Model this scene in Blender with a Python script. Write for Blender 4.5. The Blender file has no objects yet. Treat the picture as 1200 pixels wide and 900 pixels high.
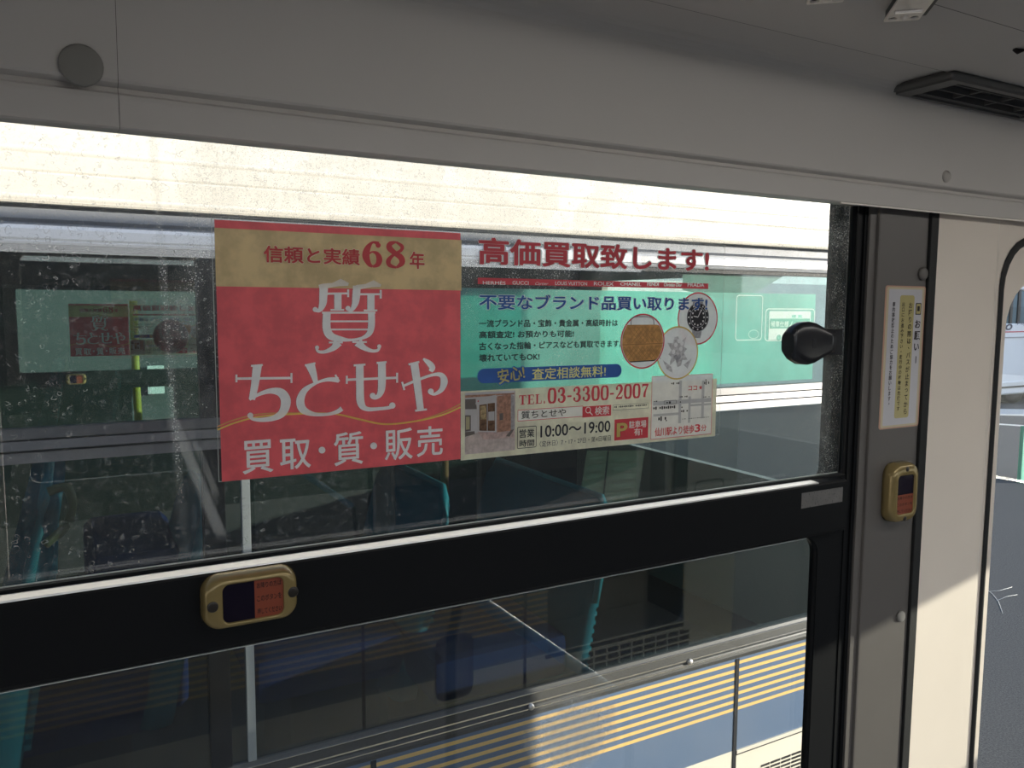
import bpy, bmesh, math, random
from mathutils import Vector, Matrix
import numpy as np
random.seed(7)
SC = bpy.context.scene
COL = SC.collection
PI = math.pi
# ------------------------------------------------------------------ camera
H = 2.2                                   # eye height above the asphalt; z below is given relative to the eye
YAW, PITCH, ROLL, FPX = 0.5065981, -0.09561839, 0.00614934, 940.0
cy_, sy_ = math.cos(YAW), math.sin(YAW)
FW = Vector((sy_*math.cos(PITCH), cy_*math.cos(PITCH), math.sin(PITCH)))
R0 = Vector((cy_, -sy_, 0)); U0 = R0.cross(FW)
RT = math.cos(ROLL)*R0 + math.sin(ROLL)*U0
UP = -math.sin(ROLL)*R0 + math.cos(ROLL)*U0
CAMY = -0.73
cd = bpy.data.cameras.new('camera'); cam = bpy.data.objects.new('camera', cd); COL.objects.link(cam)
cd.sensor_width = 36; cd.lens = 36*FPX/1200; cd.clip_start = 0.02; cd.clip_end = 500
cam.matrix_world = Matrix(((RT.x, UP.x, -FW.x, 0), (RT.y, UP.y, -FW.y, CAMY), (RT.z, UP.z, -FW.z, H), (0, 0, 0, 1)))
SC.camera = cam
# ------------------------------------------------------------------ light
SUN_DIR = Vector((-1.80, 1.0, -0.306)).normalized()
ld = bpy.data.lights.new('sun', 'SUN'); ld.energy = 4.8; ld.angle = math.radians(0.6); ld.color = (1.0, 0.91, 0.78)
sun = bpy.data.objects.new('sun', ld); COL.objects.link(sun)
sun.rotation_euler = SUN_DIR.to_track_quat('-Z', 'Y').to_euler()
SUNSIDE = 2.0; FILL = 3.0
W = bpy.data.worlds.new('sky'); SC.world = W; W.use_nodes = True
wn = W.node_tree.nodes; wl = W.node_tree.links
# clear low-sun sky: pale horizon, brighter towards the sun, deeper blue overhead
tc = wn.new('ShaderNodeTexCoord'); sp = wn.new('ShaderNodeSeparateXYZ'); wl.new(tc.outputs['Generated'], sp.inputs[0])
mr = wn.new('ShaderNodeMapRange'); mr.interpolation_type = 'SMOOTHERSTEP'; wl.new(sp.outputs[2], mr.inputs[0]); mr.inputs[1].default_value = -.02; mr.inputs[2].default_value = .75
mx = wn.new('ShaderNodeMix'); mx.data_type = 'RGBA'; wl.new(mr.outputs[0], mx.inputs[0]); mx.inputs[6].default_value = (.86, .88, .90, 1); mx.inputs[7].default_value = (.13, .19, .32, 1)
dt = wn.new('ShaderNodeVectorMath'); dt.operation = 'DOT_PRODUCT'; wl.new(tc.outputs['Generated'], dt.inputs[0]); dt.inputs[1].default_value = (.60, -.75, .25)
m2_ = wn.new('ShaderNodeMapRange'); wl.new(dt.outputs['Value'], m2_.inputs[0]); m2_.inputs[1].default_value = -.3; m2_.inputs[2].default_value = 1.0; m2_.inputs[3].default_value = .55; m2_.inputs[4].default_value = SUNSIDE
wl.new(mx.outputs[2], wn['Background'].inputs[0]); wl.new(m2_.outputs[0], wn['Background'].inputs[1])
SC.view_settings.view_transform = 'Standard'; SC.view_settings.look = 'None'
SC.view_settings.exposure = 1.05; SC.view_settings.gamma = 1.0; SC.view_settings.use_curve_mapping = False
SC.cycles.transparent_max_bounces = 48; SC.cycles.max_bounces = 14; SC.cycles.diffuse_bounces = 6; SC.cycles.glossy_bounces = 6; SC.cycles.transmission_bounces = 10
SC.cycles.caustics_reflective = False; SC.cycles.caustics_refractive = False

# ------------------------------------------------------------------ helpers: pixel -> point on the plane at distance Y in front of the eye
def at(px, py, Y):
    v = FW*FPX + RT*(px-600) - UP*(py-450)
    v = v*(Y/v.y)
    return Vector((v.x, v.y+CAMY, v.z))
def xz(px, py, Y):
    v = at(px, py, Y); return (v.x, v.z)
def yw(Y): return Y+CAMY

# ------------------------------------------------------------------ materials
class NT:
    def __init__(s, name):
        s.m = bpy.data.materials.new(name); s.m.use_nodes = True
        s.t = s.m.node_tree; s.t.nodes.clear()
        s.out = s.n('ShaderNodeOutputMaterial')
    def n(s, typ, **kw):
        x = s.t.nodes.new(typ)
        for k, v in kw.items(): setattr(x, k, v)
        return x
    def put(s, sock, v):
        if isinstance(v, bpy.types.NodeSocket): s.t.links.new(v, sock)
        elif v is not None: sock.default_value = v
    def math(s, op, a, b=None, c=None, clamp=False):
        x = s.n('ShaderNodeMath', operation=op); x.use_clamp = clamp
        s.put(x.inputs[0], a); s.put(x.inputs[1], b); s.put(x.inputs[2], c)
        return x.outputs[0]
    def mul(s, a, b): return s.math('MULTIPLY', a, b)
    def add(s, a, b): return s.math('ADD', a, b)
    def step(s, v, lo, hi):
        x = s.n('ShaderNodeMapRange', interpolation_type='SMOOTHSTEP'); s.put(x.inputs[0], v)
        x.inputs[1].default_value = lo; x.inputs[2].default_value = hi; return x.outputs[0]
    def box(s, v, a, b, e):            # 1 inside a..b, soft edge e
        return s.mul(s.step(v, a-e, a+e), s.math('SUBTRACT', 1.0, s.step(v, b-e, b+e)))
    def pos(s):
        g = s.n('ShaderNodeNewGeometry'); x = s.n('ShaderNodeSeparateXYZ'); s.t.links.new(g.outputs['Position'], x.inputs[0])
        return g.outputs['Position'], x.outputs[0], x.outputs[1], x.outputs[2]
    def noise(s, scale, detail=3, vec=None, rough=.5):
        x = s.n('ShaderNodeTexNoise'); x.inputs['Scale'].default_value = scale; x.inputs['Detail'].default_value = detail; x.inputs['Roughness'].default_value = rough
        if vec is None:
            c = s.n('ShaderNodeTexCoord'); vec = c.outputs['Object']
        s.t.links.new(vec, x.inputs['Vector']); return x.outputs['Fac'], x.outputs['Color']
    def mixc(s, f, a, b):
        x = s.n('ShaderNodeMix', data_type='RGBA'); s.put(x.inputs[0], f)
        s.put(x.inputs[6], a if not isinstance(a, tuple) else (*a[:3], 1)); s.put(x.inputs[7], b if not isinstance(b, tuple) else (*b[:3], 1)); return x.outputs[2]
    def mixs(s, f, a, b):
        x = s.n('ShaderNodeMixShader'); s.put(x.inputs[0], f); s.put(x.inputs[1], a); s.put(x.inputs[2], b); return x.outputs[0]
    def bsdf(s, col, rough=.5, metal=0., spec=.5, bump=None, bstr=.1, bdist=.002):
        x = s.n('ShaderNodeBsdfPrincipled'); s.put(x.inputs['Base Color'], (*col[:3], 1) if isinstance(col, tuple) else col)
        s.put(x.inputs['Roughness'], rough); x.inputs['Metallic'].default_value = metal; x.inputs['Specular IOR Level'].default_value = spec
        if bump is not None:
            b = s.n('ShaderNodeBump'); b.inputs['Strength'].default_value = bstr; b.inputs['Distance'].default_value = bdist
            s.put(b.inputs['Height'], bump); s.t.links.new(b.outputs[0], x.inputs['Normal'])
        return x.outputs[0]
    def done(s, sh): s.t.links.new(sh, s.out.inputs[0]); return s.m

MATS = {}
def mat(name, col, rough=.5, metal=0., spec=.5, var=.06, vs=30, bump=0., bs=400):
    if name in MATS: return MATS[name]
    k = NT(name); f, _ = k.noise(vs, 4)
    c = k.mixc(f, tuple(x*(1-var) for x in col), tuple(min(1, x*(1+var)) for x in col))
    bf = k.noise(bs, 2)[0] if bump else None
    MATS[name] = k.done(k.bsdf(c, rough, metal, spec, bf, bump)); return MATS[name]
def film(name, col, trans=.55, clear=.08, rough=.35, var=.05, vs=60, spec=.04, through=None):
    """printed translucent film: diffuse + light let through + a little see-through + thin gloss"""
    if name in MATS: return MATS[name]
    k = NT(name); f, _ = k.noise(vs, 5, rough=.6)
    c = k.mixc(k.step(f, .35, .65), tuple(x*(1-var) for x in col), tuple(min(1, x*(1+var)) for x in col))
    d = k.n('ShaderNodeBsdfDiffuse'); k.put(d.inputs[0], c); t = k.n('ShaderNodeBsdfTranslucent'); k.put(t.inputs[0], c)
    p = k.n('ShaderNodeBsdfTransparent'); k.put(p.inputs[0], (*through, 1) if through else c)
    s = k.mixs(trans, d.outputs[0], t.outputs[0]); s = k.mixs(clear, s, p.outputs[0])
    g = k.n('ShaderNodeBsdfGlossy'); g.inputs['Roughness'].default_value = rough
    MATS[name] = k.done(k.mixs(spec, s, g.outputs[0])); return MATS[name]
def glass_base(k, tint, f0=.045, rough=0.0):
    lw = k.n('ShaderNodeLayerWeight'); lw.inputs[0].default_value = .5
    f = k.math('POWER', lw.outputs['Facing'], 5.0); f = k.math('MULTIPLY_ADD', f, 1-f0, f0)
    p = k.n('ShaderNodeBsdfTransparent'); p.inputs[0].default_value = (*tint, 1)
    g = k.n('ShaderNodeBsdfGlossy'); g.inputs['Roughness'].default_value = rough; g.inputs[0].default_value = (1, 1, 1, 1)
    return k.mixs(f, p.outputs[0], g.outputs[0])
def glass(name, tint, f0=.045):
    if name in MATS: return MATS[name]
    k = NT(name); MATS[name] = k.done(glass_base(k, tint, f0)); return MATS[name]

# ------------------------------------------------------------------ mesh builders
def link(name, me, m=None, parent=None, org=None):
    """org: world point that becomes the origin (default: middle of the underside)"""
    me.name = name
    if org is None:
        cs = np.array([v.co[:] for v in me.vertices]) if len(me.vertices) else np.zeros((1, 3))
        lo, hi = cs.min(0), cs.max(0); org = Vector(((lo[0]+hi[0])/2, (lo[1]+hi[1])/2, lo[2]))
    me.transform(Matrix.Translation(-org))
    o = bpy.data.objects.new(name, me); COL.objects.link(o)
    if m is not None: me.materials.clear(); me.materials.append(m)
    if parent is not None:
        o.parent = parent; o.location = org - WLOC[parent.name]
    else: o.location = org
    WLOC[o.name] = Vector(org); return o
WLOC = {}
def tag(o, label=None, cat=None, group=None, kind=None):
    for k, v in (('label', label), ('category', cat), ('group', group), ('kind', kind)):
        if v: o[k] = v
    return o
def empty(name, loc, label=None, cat=None, group=None, kind=None):
    o = bpy.data.objects.new(name, None); COL.objects.link(o); o.empty_display_size = .05
    o.location = Vector((loc[0], loc[1], loc[2]+H)); WLOC[o.name] = o.location.copy()
    return tag(o, label, cat, group, kind)
class B:
    """collects shapes; z relative to the eye"""
    def __init__(s): s.v = []; s.f = []; s.sm = []
    def add(s, vs, fs, smooth=False):
        n = len(s.v); s.v += [tuple(v) for v in vs]; s.f += [tuple(i+n for i in f) for f in fs]; s.sm += [smooth]*len(fs); return s
    def box(s, x0, y0, z0, x1, y1, z1):
        v = [(x, y, z) for x in (x0, x1) for y in (y0, y1) for z in (z0, z1)]
        return s.add(v, [(0, 1, 3, 2), (4, 6, 7, 5), (0, 4, 5, 1), (2, 3, 7, 6), (0, 2, 6, 4), (1, 5, 7, 3)])
    def sweep(s, prof, x0, x1, closed=False, smooth=False):      # prof [(y,z)] along x
        n = len(prof); v = [(x0, y, z) for y, z in prof]+[(x1, y, z) for y, z in prof]
        f = [(i, (i+1) % n, (i+1) % n+n, i+n) for i in range(n if closed else n-1)]
        if closed: f += [tuple(range(n-1, -1, -1)), tuple(range(n, 2*n))]
        return s.add(v, f, smooth)
    def tube(s, pts, r, n=10, flat=None):
        P = [Vector(p) for p in pts]; rs = r if isinstance(r, (list, tuple)) else [r]*len(P); rings = []
        up = Vector((0, 0, 1))
        for i, p in enumerate(P):
            d = (P[min(i+1, len(P)-1)]-P[max(i-1, 0)]).normalized()
            a = d.cross(up if abs(d.z) < .9 else Vector((1, 0, 0))).normalized(); b = d.cross(a)
            rings.append([p+(a*math.cos(t)+b*math.sin(t)*(flat or 1))*rs[i] for t in [2*PI*j/n for j in range(n)]])
        v = [q for R_ in rings for q in R_]; f = []
        for i in range(len(P)-1):
            for j in range(n): f.append((i*n+j, i*n+(j+1) % n, (i+1)*n+(j+1) % n, (i+1)*n+j))
        f += [tuple(range(n-1, -1, -1)), tuple((len(P)-1)*n+j for j in range(n))]
        return s.add(v, f, True)
    def loft(s, rings, cap0=True, cap1=True, smooth=True):
        n = len(rings[0]); v = [q for r in rings for q in r]; f = []
        for i in range(len(rings)-1):
            for j in range(n): f.append((i*n+j, i*n+(j+1) % n, (i+1)*n+(j+1) % n, (i+1)*n+j))
        s.add(v, f, smooth); m = len(s.v)-n
        if cap0: s.f.append(tuple(len(s.v)-len(v)+j for j in range(n-1, -1, -1))); s.sm.append(False)
        if cap1: s.f.append(tuple(m+j for j in range(n))); s.sm.append(False)
        return s
    def build(s, name, m, parent=None, bevel=0., seg=2, org=None):
        me = bpy.data.meshes.new(name); me.from_pydata([(x, y, z+H) for x, y, z in s.v], [], s.f)
        bm = bmesh.new(); bm.from_mesh(me)
        if bevel: bmesh.ops.bevel(bm, geom=[e for e in bm.edges if len(e.link_faces) == 2 and e.calc_face_angle(0) > .5], offset=bevel, segments=seg, affect='EDGES', profile=.7)
        bmesh.ops.recalc_face_normals(bm, faces=bm.faces); bm.to_mesh(me); bm.free()
        if any(s.sm) and not bevel:
            for p, q in zip(me.polygons, s.sm): p.use_smooth = q
        o = link(name, me, m, parent, Vector((org[0], org[1], org[2]+H)) if org else None); return o
def rr(x0, z0, x1, z1, r, n=6):
    rs = r if isinstance(r, (tuple, list)) else (r, r, r, r)     # bl, br, tr, tl
    out = []
    for (cx, cz, a, q) in ((x0, z0, PI, rs[0]), (x1, z0, 1.5*PI, rs[1]), (x1, z1, 0, rs[2]), (x0, z1, .5*PI, rs[3])):
        ox = cx+(q if cx == x0 else -q); oz = cz+(q if cz == z0 else -q)
        for i in range(n+1):
            t = a+.5*PI*i/n; out.append((ox+q*math.cos(t), oz+q*math.sin(t)))
    return out
def circ(cx, cz, rx, rz=None, n=40): return [(cx+rx*math.cos(2*PI*i/n), cz+(rz or rx)*math.sin(2*PI*i/n)) for i in range(n)]
def curve_mesh(loops, depth):
    c = bpy.data.curves.new('t', 'CURVE'); c.dimensions = '2D'; c.fill_mode = 'BOTH'; c.extrude = depth/2
    for L in loops:
        sp = c.splines.new('POLY'); sp.points.add(len(L)-1); sp.use_cyclic_u = True
        for p, q in zip(sp.points, L): p.co = (q[0], q[1], 0, 1)
    o = bpy.data.objects.new('t', c); me = bpy.data.meshes.new_from_object(o); bpy.data.objects.remove(o); bpy.data.curves.remove(c); return me
def plate(name, loops, y0, y1, m, parent=None, bevel=0., org=None):
    """flat shape in the x-z plane (first loop = outline, further loops = holes), thickness y0..y1"""
    me = curve_mesh(loops, abs(y1-y0)); ym = (y0+y1)/2
    for v in me.vertices:
        u, w, d = v.co; v.co = (u, ym-d, w+H)
    if abs(y1-y0) > 1e-6:
        bm = bmesh.new(); bm.from_mesh(me); bmesh.ops.remove_doubles(bm, verts=bm.verts, dist=1e-6)
        if bevel: bmesh.ops.bevel(bm, geom=[e for e in bm.edges if len(e.link_faces) == 2 and e.calc_face_angle(0) > .9], offset=bevel, segments=2, affect='EDGES')
        bmesh.ops.recalc_face_normals(bm, faces=bm.faces); bm.to_mesh(me); bm.free()
    return link(name, me, m, parent, Vector((org[0], org[1], org[2]+H)) if org else None)
def text_mesh(body, bold=0., shear=0., spacing=1.0):
    c = bpy.data.curves.new('t', 'FONT'); c.body = body; c.size = 1; c.offset = bold; c.shear = shear; c.space_character = spacing; c.resolution_u = 3
    o = bpy.data.objects.new('t', c); me = bpy.data.meshes.new_from_object(o); bpy.data.objects.remove(o); bpy.data.curves.remove(c); return me
def tri_inside(T, C):
    """which of the points C lie in any triangle of T"""
    if not len(C): return np.zeros(0, bool)
    ar = (T[:, 1, 0]-T[:, 0, 0])*(T[:, 2, 1]-T[:, 0, 1])-(T[:, 1, 1]-T[:, 0, 1])*(T[:, 2, 0]-T[:, 0, 0]); T = T[np.abs(ar) > 1e-10]
    pos_ = np.ones((len(C), len(T)), bool); neg_ = pos_.copy()
    for k_ in range(3):
        a, b = T[:, k_], T[:, (k_+1) % 3]
        d = (b[:, 0]-a[:, 0])[None]*(C[:, 1:2]-a[None, :, 1])-(b[:, 1]-a[:, 1])[None]*(C[:, 0:1]-a[None, :, 0]); pos_ &= d >= 0; neg_ &= d <= 0
    return (pos_ | neg_).any(1)
def dilate(me, r):
    """a bolder copy of flat lettering: the union of shifted copies, island by island"""
    from mathutils.geometry import delaunay_2d_cdt
    bm = bmesh.new(); bm.from_mesh(me); bmesh.ops.remove_doubles(bm, verts=bm.verts, dist=1e-6); bm.faces.ensure_lookup_table(); seen = set(); V_, F_ = [], []
    for f0 in bm.faces:
        if f0.index in seen: continue
        st = [f0]; isl = []; seen.add(f0.index)
        while st:
            f = st.pop(); isl.append(f)
            for e in f.edges:
                for g_ in e.link_faces:
                    if g_.index not in seen: seen.add(g_.index); st.append(g_)
        T0 = np.array([[(v.co.x, v.co.y) for v in (f.verts[0], f.verts[i], f.verts[i+1])] for f in isl for i in range(1, len(f.verts)-1)])
        bd = [[(v.co.x, v.co.y) for v in e.verts] for f in isl for e in f.edges if len(e.link_faces) == 1]
        sh = [(r*math.cos(2*PI*j/6), r*math.sin(2*PI*j/6)) for j in range(6)]
        T = np.concatenate([T0]+[T0+np.array(q) for q in sh]); pts, eds = [], []
        for q in [(0, 0)]+sh:
            for a, b in bd: n = len(pts); pts += [Vector((a[0]+q[0], a[1]+q[1])), Vector((b[0]+q[0], b[1]+q[1]))]; eds.append((n, n+1))
        V, _e, F, _a, _b, _c = delaunay_2d_cdt(pts, eds, [], 0, 1e-5)
        C = np.array([[sum(V[i].x for i in f)/len(f), sum(V[i].y for i in f)/len(f)] for f in F]); k_ = tri_inside(T, C); n = len(V_)
        V_ += [(v.x, v.y, 0) for v in V]; F_ += [tuple(i+n for i in f) for f, q in zip(F, k_) if q]
    bm.free(); out = bpy.data.meshes.new(me.name); used = sorted({i for f in F_ for i in f}); ix = {i: n for n, i in enumerate(used)}
    out.from_pydata([V_[i] for i in used], [], [[ix[i] for i in f] for f in F_]); return out
def text(name, body, x0, z0, x1, z1, y, m, parent, bold=0., shear=0., rot=0., keep=False):
    """lettering fitted into the rectangle x0..x1, z0..z1 of the plane y"""
    me = text_mesh(body, 0, shear)
    if bold > .004: me = dilate(me, bold)
    cs = np.array([v.co[:] for v in me.vertices]); lo, hi = cs.min(0), cs.max(0)
    sx = (x1-x0)/(hi[0]-lo[0]); sz = (z1-z0)/max(hi[1]-lo[1], 1e-6); cx, cz = (x0+x1)/2, (z0+z1)/2
    for v in me.vertices:
        u = (v.co.x-lo[0])*sx+x0-cx; w = (v.co.y-lo[1])*sz+z0-cz
        v.co = (cx+u*math.cos(rot)-w*math.sin(rot), y, cz+u*math.sin(rot)+w*math.cos(rot)+H)
    return link(name, me, m, parent)
def text_vert(name, body, x0, x1, z1, z0, y, m, parent, bold=0.):
    """characters stacked downwards"""
    n = len(body); meshes = []; ch = (z1-z0)/n; bm = bmesh.new()
    for i, c in enumerate(body):
        if c == ' ': continue
        me = text_mesh(c, bold); cs = np.array([v.co[:] for v in me.vertices]); lo, hi = cs.min(0), cs.max(0)
        s = min((x1-x0), ch*.92); zc = z1-(i+.5)*ch; xc = (x0+x1)/2; 
        for v in me.vertices: v.co = (xc+(v.co.x-(lo[0]+hi[0])/2)*s, y, zc+(v.co.y-(lo[1]+hi[1])/2)*s+H)
        bm.from_mesh(me); bpy.data.meshes.remove(me)
    me = bpy.data.meshes.new(name); bm.to_mesh(me); bm.free(); return link(name, me, m, parent)
def copy_tree(o, off, parent=None):
    c = o.copy(); COL.objects.link(c)
    if parent is None: c.location = o.location+Vector(off)
    else: c.parent = parent
    for ch in list(o.children): copy_tree(ch, off, c)
    return c
def catmull(pts, n=8):
    P = [pts[0]]+list(pts)+[pts[-1]]; out = []
    for i in range(1, len(P)-2):
        for j in range(n):
            t = j/n; a, b, c, d = P[i-1], P[i], P[i+1], P[i+2]
            out.append(tuple(.5*((2*b[k])+(-a[k]+c[k])*t+(2*a[k]-5*b[k]+4*c[k]-d[k])*t*t+(-a[k]+3*b[k]-3*c[k]+d[k])*t**3) for k in range(len(b))))
    out.append(tuple(pts[-1])); return out

# ------------------------------------------------------------------ material library
black = mat('black_frame', (.006, .0068, .008), .45, 0, .15, .1, 20, .05, 900)
rubber = mat('black_rubber', (.016, .017, .018), .6, 0, .3, .15, 40, .15, 500)
grey_panel = mat('grey_panel', (.56, .54, .515), .55, 0, .4, .03, 6, .05, 1500)
char = mat('charcoal_panel', (.108, .101, .095), .42, 0, .5, .06, 15, .06, 1300)
beige = mat('beige_panel', (.77, .70, .615), .5, 0, .4, .05, 8, .05, 700)
alu = mat('aluminium', (.86, .85, .83), .30, 1, .5, .03, 50)
steel = mat('steel', (.92, .88, .84), .45, 1, .5, .1, 80, .05, 600)
gold = mat('gold_plastic', (.27, .205, .085), .22, .35, .6, .06, 40)
darkscrew = mat('dark_screw', (.05, .045, .04), .35, .7, .5, .1, 200)
lens = mat('dark_lens', (.008, .006, .015), .2, 0, .15, .05, 40)
orange = mat('orange_label', (.22, .048, .022), .45, 0, .4, .05, 40)
ink = mat('black_ink', (.02, .015, .015), .6, 0, .2, .05, 40)
cream = mat('cream_paint', (.74, .70, .61), .32, 0, .5, .02, 3)
cream_line = mat('cream_seam', (.46, .42, .34), .5, 0, .3, .05, 5)
greyband = mat('grey_band', (.45, .46, .48), .4, .2, .5, .06, 8)
greyrec = mat('grey_recess', (.23, .25, .29), .5, 0, .5, .06, 8)
darkgap = mat('dark_gap', (.012, .013, .016), .6, 0, .3, .1, 20)
molding = mat('window_molding', (.065, .065, .062), .38, 0, .5, .12, 20)
chrome = mat('chrome_line', (.90, .88, .84), .25, 1, .5, .03, 30)
winalu = mat('window_aluminium', (.17, .17, .175), .40, .85, .5, .05, 14)
dark_in = mat('dark_interior', (.04, .044, .043), .6, 0, .4, .1, 6)
teal = mat('teal_moquette', (.05, .28, .40), .8, 0, .2, .3, 150, .3, 300)
tealv = mat('teal_vinyl', (.07, .50, .66), .45, 0, .5, .08, 40)
navy = mat('navy_moquette', (.025, .05, .20), .85, 0, .2, .2, 120, .3, 300)
yellow = mat('yellow_pole', (.75, .52, .06), .4, 0, .5, .06, 40)
brown = mat('brown_pole', (.50, .23, .09), .5, 0, .4, .1, 20)

def livery(name, dz):
    """gold pinstripes on blue over cream, by height"""
    k = NT(name); _, x, y, z = k.pos(); z = k.math('SUBTRACT', z, H+dz)
    top = STR_TOP; p = STR_P; d = STR_D
    u = k.math('DIVIDE', k.math('SUBTRACT', top, z), p)
    inside = k.mul(k.math('GREATER_THAN', u, 0.0), k.math('LESS_THAN', u, 6.0+d/p))
    g = k.mul(inside, k.math('LESS_THAN', k.math('FRACT', u), d/p))
    c = k.mixc(g, (.115, .172, .275), (.82, .55, .19))
    c = k.mixc(k.math('LESS_THAN', z, BLUE_BOT), c, (.80, .76, .65))
    f, _ = k.noise(4, 3); c = k.mixc(k.mul(k.step(f, .4, .75), .08), c, (.35, .35, .35))
    return k.done(k.bsdf(c, .38, 0, .5))
YB = 1.64; yb = yw(YB)                                  # side of the neighbouring bus
STR_TOP = at(956, 748.2, YB).z; STR_P = (STR_TOP-at(956, 798, YB).z)/6; STR_D = STR_P*.41
BLUE_BOT = at(956, 844.5, YB).z
liv_other = livery('livery_paint', 0); liv_own = livery('livery_paint_own', -.030)

# window glass of the own upper pane: clear pane with dried water rings, fine droplets and mist
YG = .736
def pane_glass():
    k = NT('wet_glass'); base = glass_base(k, (.955, .965, .96)); P, x, y, z = k.pos(); z = k.math('SUBTRACT', z, H)
    def vor(scale, feat='F1', warp=0.0):
        v = k.n('ShaderNodeTexVoronoi', feature=feat); v.inputs['Scale'].default_value = scale
        vec = P
        if warp:
            n, nc = k.noise(scale*1.1, 2, P); a = k.n('ShaderNodeVectorMath', operation='MULTIPLY_ADD')
            k.put(a.inputs[0], nc); a.inputs[1].default_value = (warp,)*3; k.put(a.inputs[2], P); vec = a.outputs[0]
        k.put(v.inputs['Vector'], vec); return v
    def ch(v):
        s_ = k.n('ShaderNodeSeparateColor'); k.put(s_.inputs[0], v.outputs['Color']); return s_.outputs[0], s_.outputs[1]
    # dried rings
    tot = None
    for sc, lo, hi, thr in ((120, .20, .33, .35), (175, .22, .36, .40)):
        v = vor(sc, 'F1', 1.3/sc); d = v.outputs['Distance']; r, g = ch(v)
        rad = k.math('MULTIPLY_ADD', g, .12, lo); ring = k.math('SUBTRACT', 1.0, k.step(k.math('ABSOLUTE', k.math('SUBTRACT', d, rad)), .02, .065))
        ring = k.mul(ring, k.math('GREATER_THAN', r, thr)); n, _ = k.noise(sc*.9, 2, P); ring = k.mul(ring, k.step(n, .38, .66))
        tot = ring if tot is None else k.math('MAXIMUM', tot, ring)
    n1, _ = k.noise(7, 3, P)
    dens = k.mul(k.step(n1, .18, .55), k.math('MULTIPLY_ADD', k.step(x, .42, .05), .6, .25))
    topband = k.mul(k.step(z, .02, .09), .7); dens = k.math('ADD', dens, topband, None, True)
    rings = k.mul(tot, k.mul(dens, .36))
    # fine droplets
    v = vor(620, 'F1', .0008); d = v.outputs['Distance']; r, g = ch(v)
    dot = k.mul(k.math('SUBTRACT', 1.0, k.step(d, .22, .42)), k.math('GREATER_THAN', r, .25)); dot = k.mul(dot, k.math('MULTIPLY_ADD', g, .8, .2))
    def X(px, py=400): return at(px, py, YG).x
    xe = k.add(x, k.mul(k.math('SUBTRACT', n1, .5), .10))
    m1 = k.mul(k.box(xe, X(196), X(246), .012), k.math('MULTIPLY_ADD', k.step(z, -.20, .06), .85, .1))
    strip = k.mul(k.box(k.add(x, k.mul(z, .04)), X(196)-.003, X(196)+.003, .003), k.step(z, -.24, -.10))
    m2 = k.mul(k.box(x, X(244), X(845), .01), k.add(k.mul(k.step(z, at(700, 440, YG).z-.02, at(700, 420, YG).z), .48), k.mul(k.step(z, at(700, 350, YG).z, at(700, 300, YG).z), .42)))
    m3 = k.mul(k.box(x, X(845), X(966), .02), k.mul(k.step(z, -.16, .05), .55))
    edge = k.mul(k.step(x, X(955), X(975)), .75)
    m4 = k.mul(k.step(z, .03, .075), .25)
    n2, _ = k.noise(22, 4, P, .65)
    mask = k.math('MAXIMUM', k.math('MAXIMUM', m1, m2), k.math('MAXIMUM', m3, k.math('MAXIMUM', edge, m4)))
    mask = k.mul(mask, k.step(n2, .30, .58)); mask = k.math('MAXIMUM', mask, strip)
    # two curved wiping smears beside the advert
    smear = None
    for q0, q1, q2, wd, am in (((203, 492), (230, 556), (259, 628), .0062, .23), ((221, 500), (238, 540), (254, 580), .0040, .13)):
        p = [at(*q, YG) for q in (q0, q1, q2)]; cf = np.polyfit([a.z for a in p], [a.x for a in p], 2)
        xc_ = k.add(k.mul(k.mul(z, z), float(cf[0])), k.math('MULTIPLY_ADD', z, float(cf[1]), float(cf[2])))
        b_ = k.math('SUBTRACT', 1.0, k.step(k.math('ABSOLUTE', k.math('SUBTRACT', x, xc_)), wd*.35, wd*1.15))
        b_ = k.mul(k.mul(b_, k.box(z, p[2].z, p[0].z, .008)), k.math('MULTIPLY_ADD', n2, am, am*.35)); smear = b_ if smear is None else k.math('MAXIMUM', smear, b_)
    drops = k.mul(dot, k.mul(mask, .80))
    mist = k.mul(k.mul(mask, k.math('MULTIPLY_ADD', n2, .30, .0)), .55)
    haze = k.math('MULTIPLY_ADD', k.step(z, -.30, .10), .012, .006)
    tot = k.math('MAXIMUM', k.math('MAXIMUM', k.math('MAXIMUM', rings, drops), smear), k.math('ADD', mist, haze))
    d = k.n('ShaderNodeBsdfDiffuse'); d.inputs[0].default_value = (.85, .86, .84, 1); t = k.n('ShaderNodeBsdfTranslucent'); t.inputs[0].default_value = (.92, .92, .88, 1)
    dirt = k.mixs(.7, d.outputs[0], t.outputs[0]); return k.done(k.mixs(tot, base, dirt))
wet = pane_glass()
def lower_glass():
    k = NT('blotched_glass'); base = glass_base(k, (.93, .95, .945)); P, x, y, z = k.pos(); z = k.math('SUBTRACT', z, H)
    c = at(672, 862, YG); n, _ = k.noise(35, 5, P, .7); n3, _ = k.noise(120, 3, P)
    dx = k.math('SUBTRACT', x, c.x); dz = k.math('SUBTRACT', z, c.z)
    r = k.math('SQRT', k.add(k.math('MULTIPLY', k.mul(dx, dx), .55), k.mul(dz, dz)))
    blot = k.mul(k.math('SUBTRACT', 1.0, k.step(k.add(r, k.mul(k.math('SUBTRACT', n, .5), .05)), .022, .055)), k.math('MULTIPLY_ADD', n3, .3, .30))  # pale ragged blotch mixed over the glass
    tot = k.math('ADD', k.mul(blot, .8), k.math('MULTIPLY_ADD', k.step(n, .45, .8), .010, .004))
    d = k.n('ShaderNodeBsdfDiffuse'); d.inputs[0].default_value = (.8, .83, .85, 1); t = k.n('ShaderNodeBsdfTranslucent'); t.inputs[0].default_value = (.85, .87, .88, 1)
    return k.done(k.mixs(tot, base, k.mixs(.7, d.outputs[0], t.outputs[0])))
blotched = lower_glass()
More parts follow.
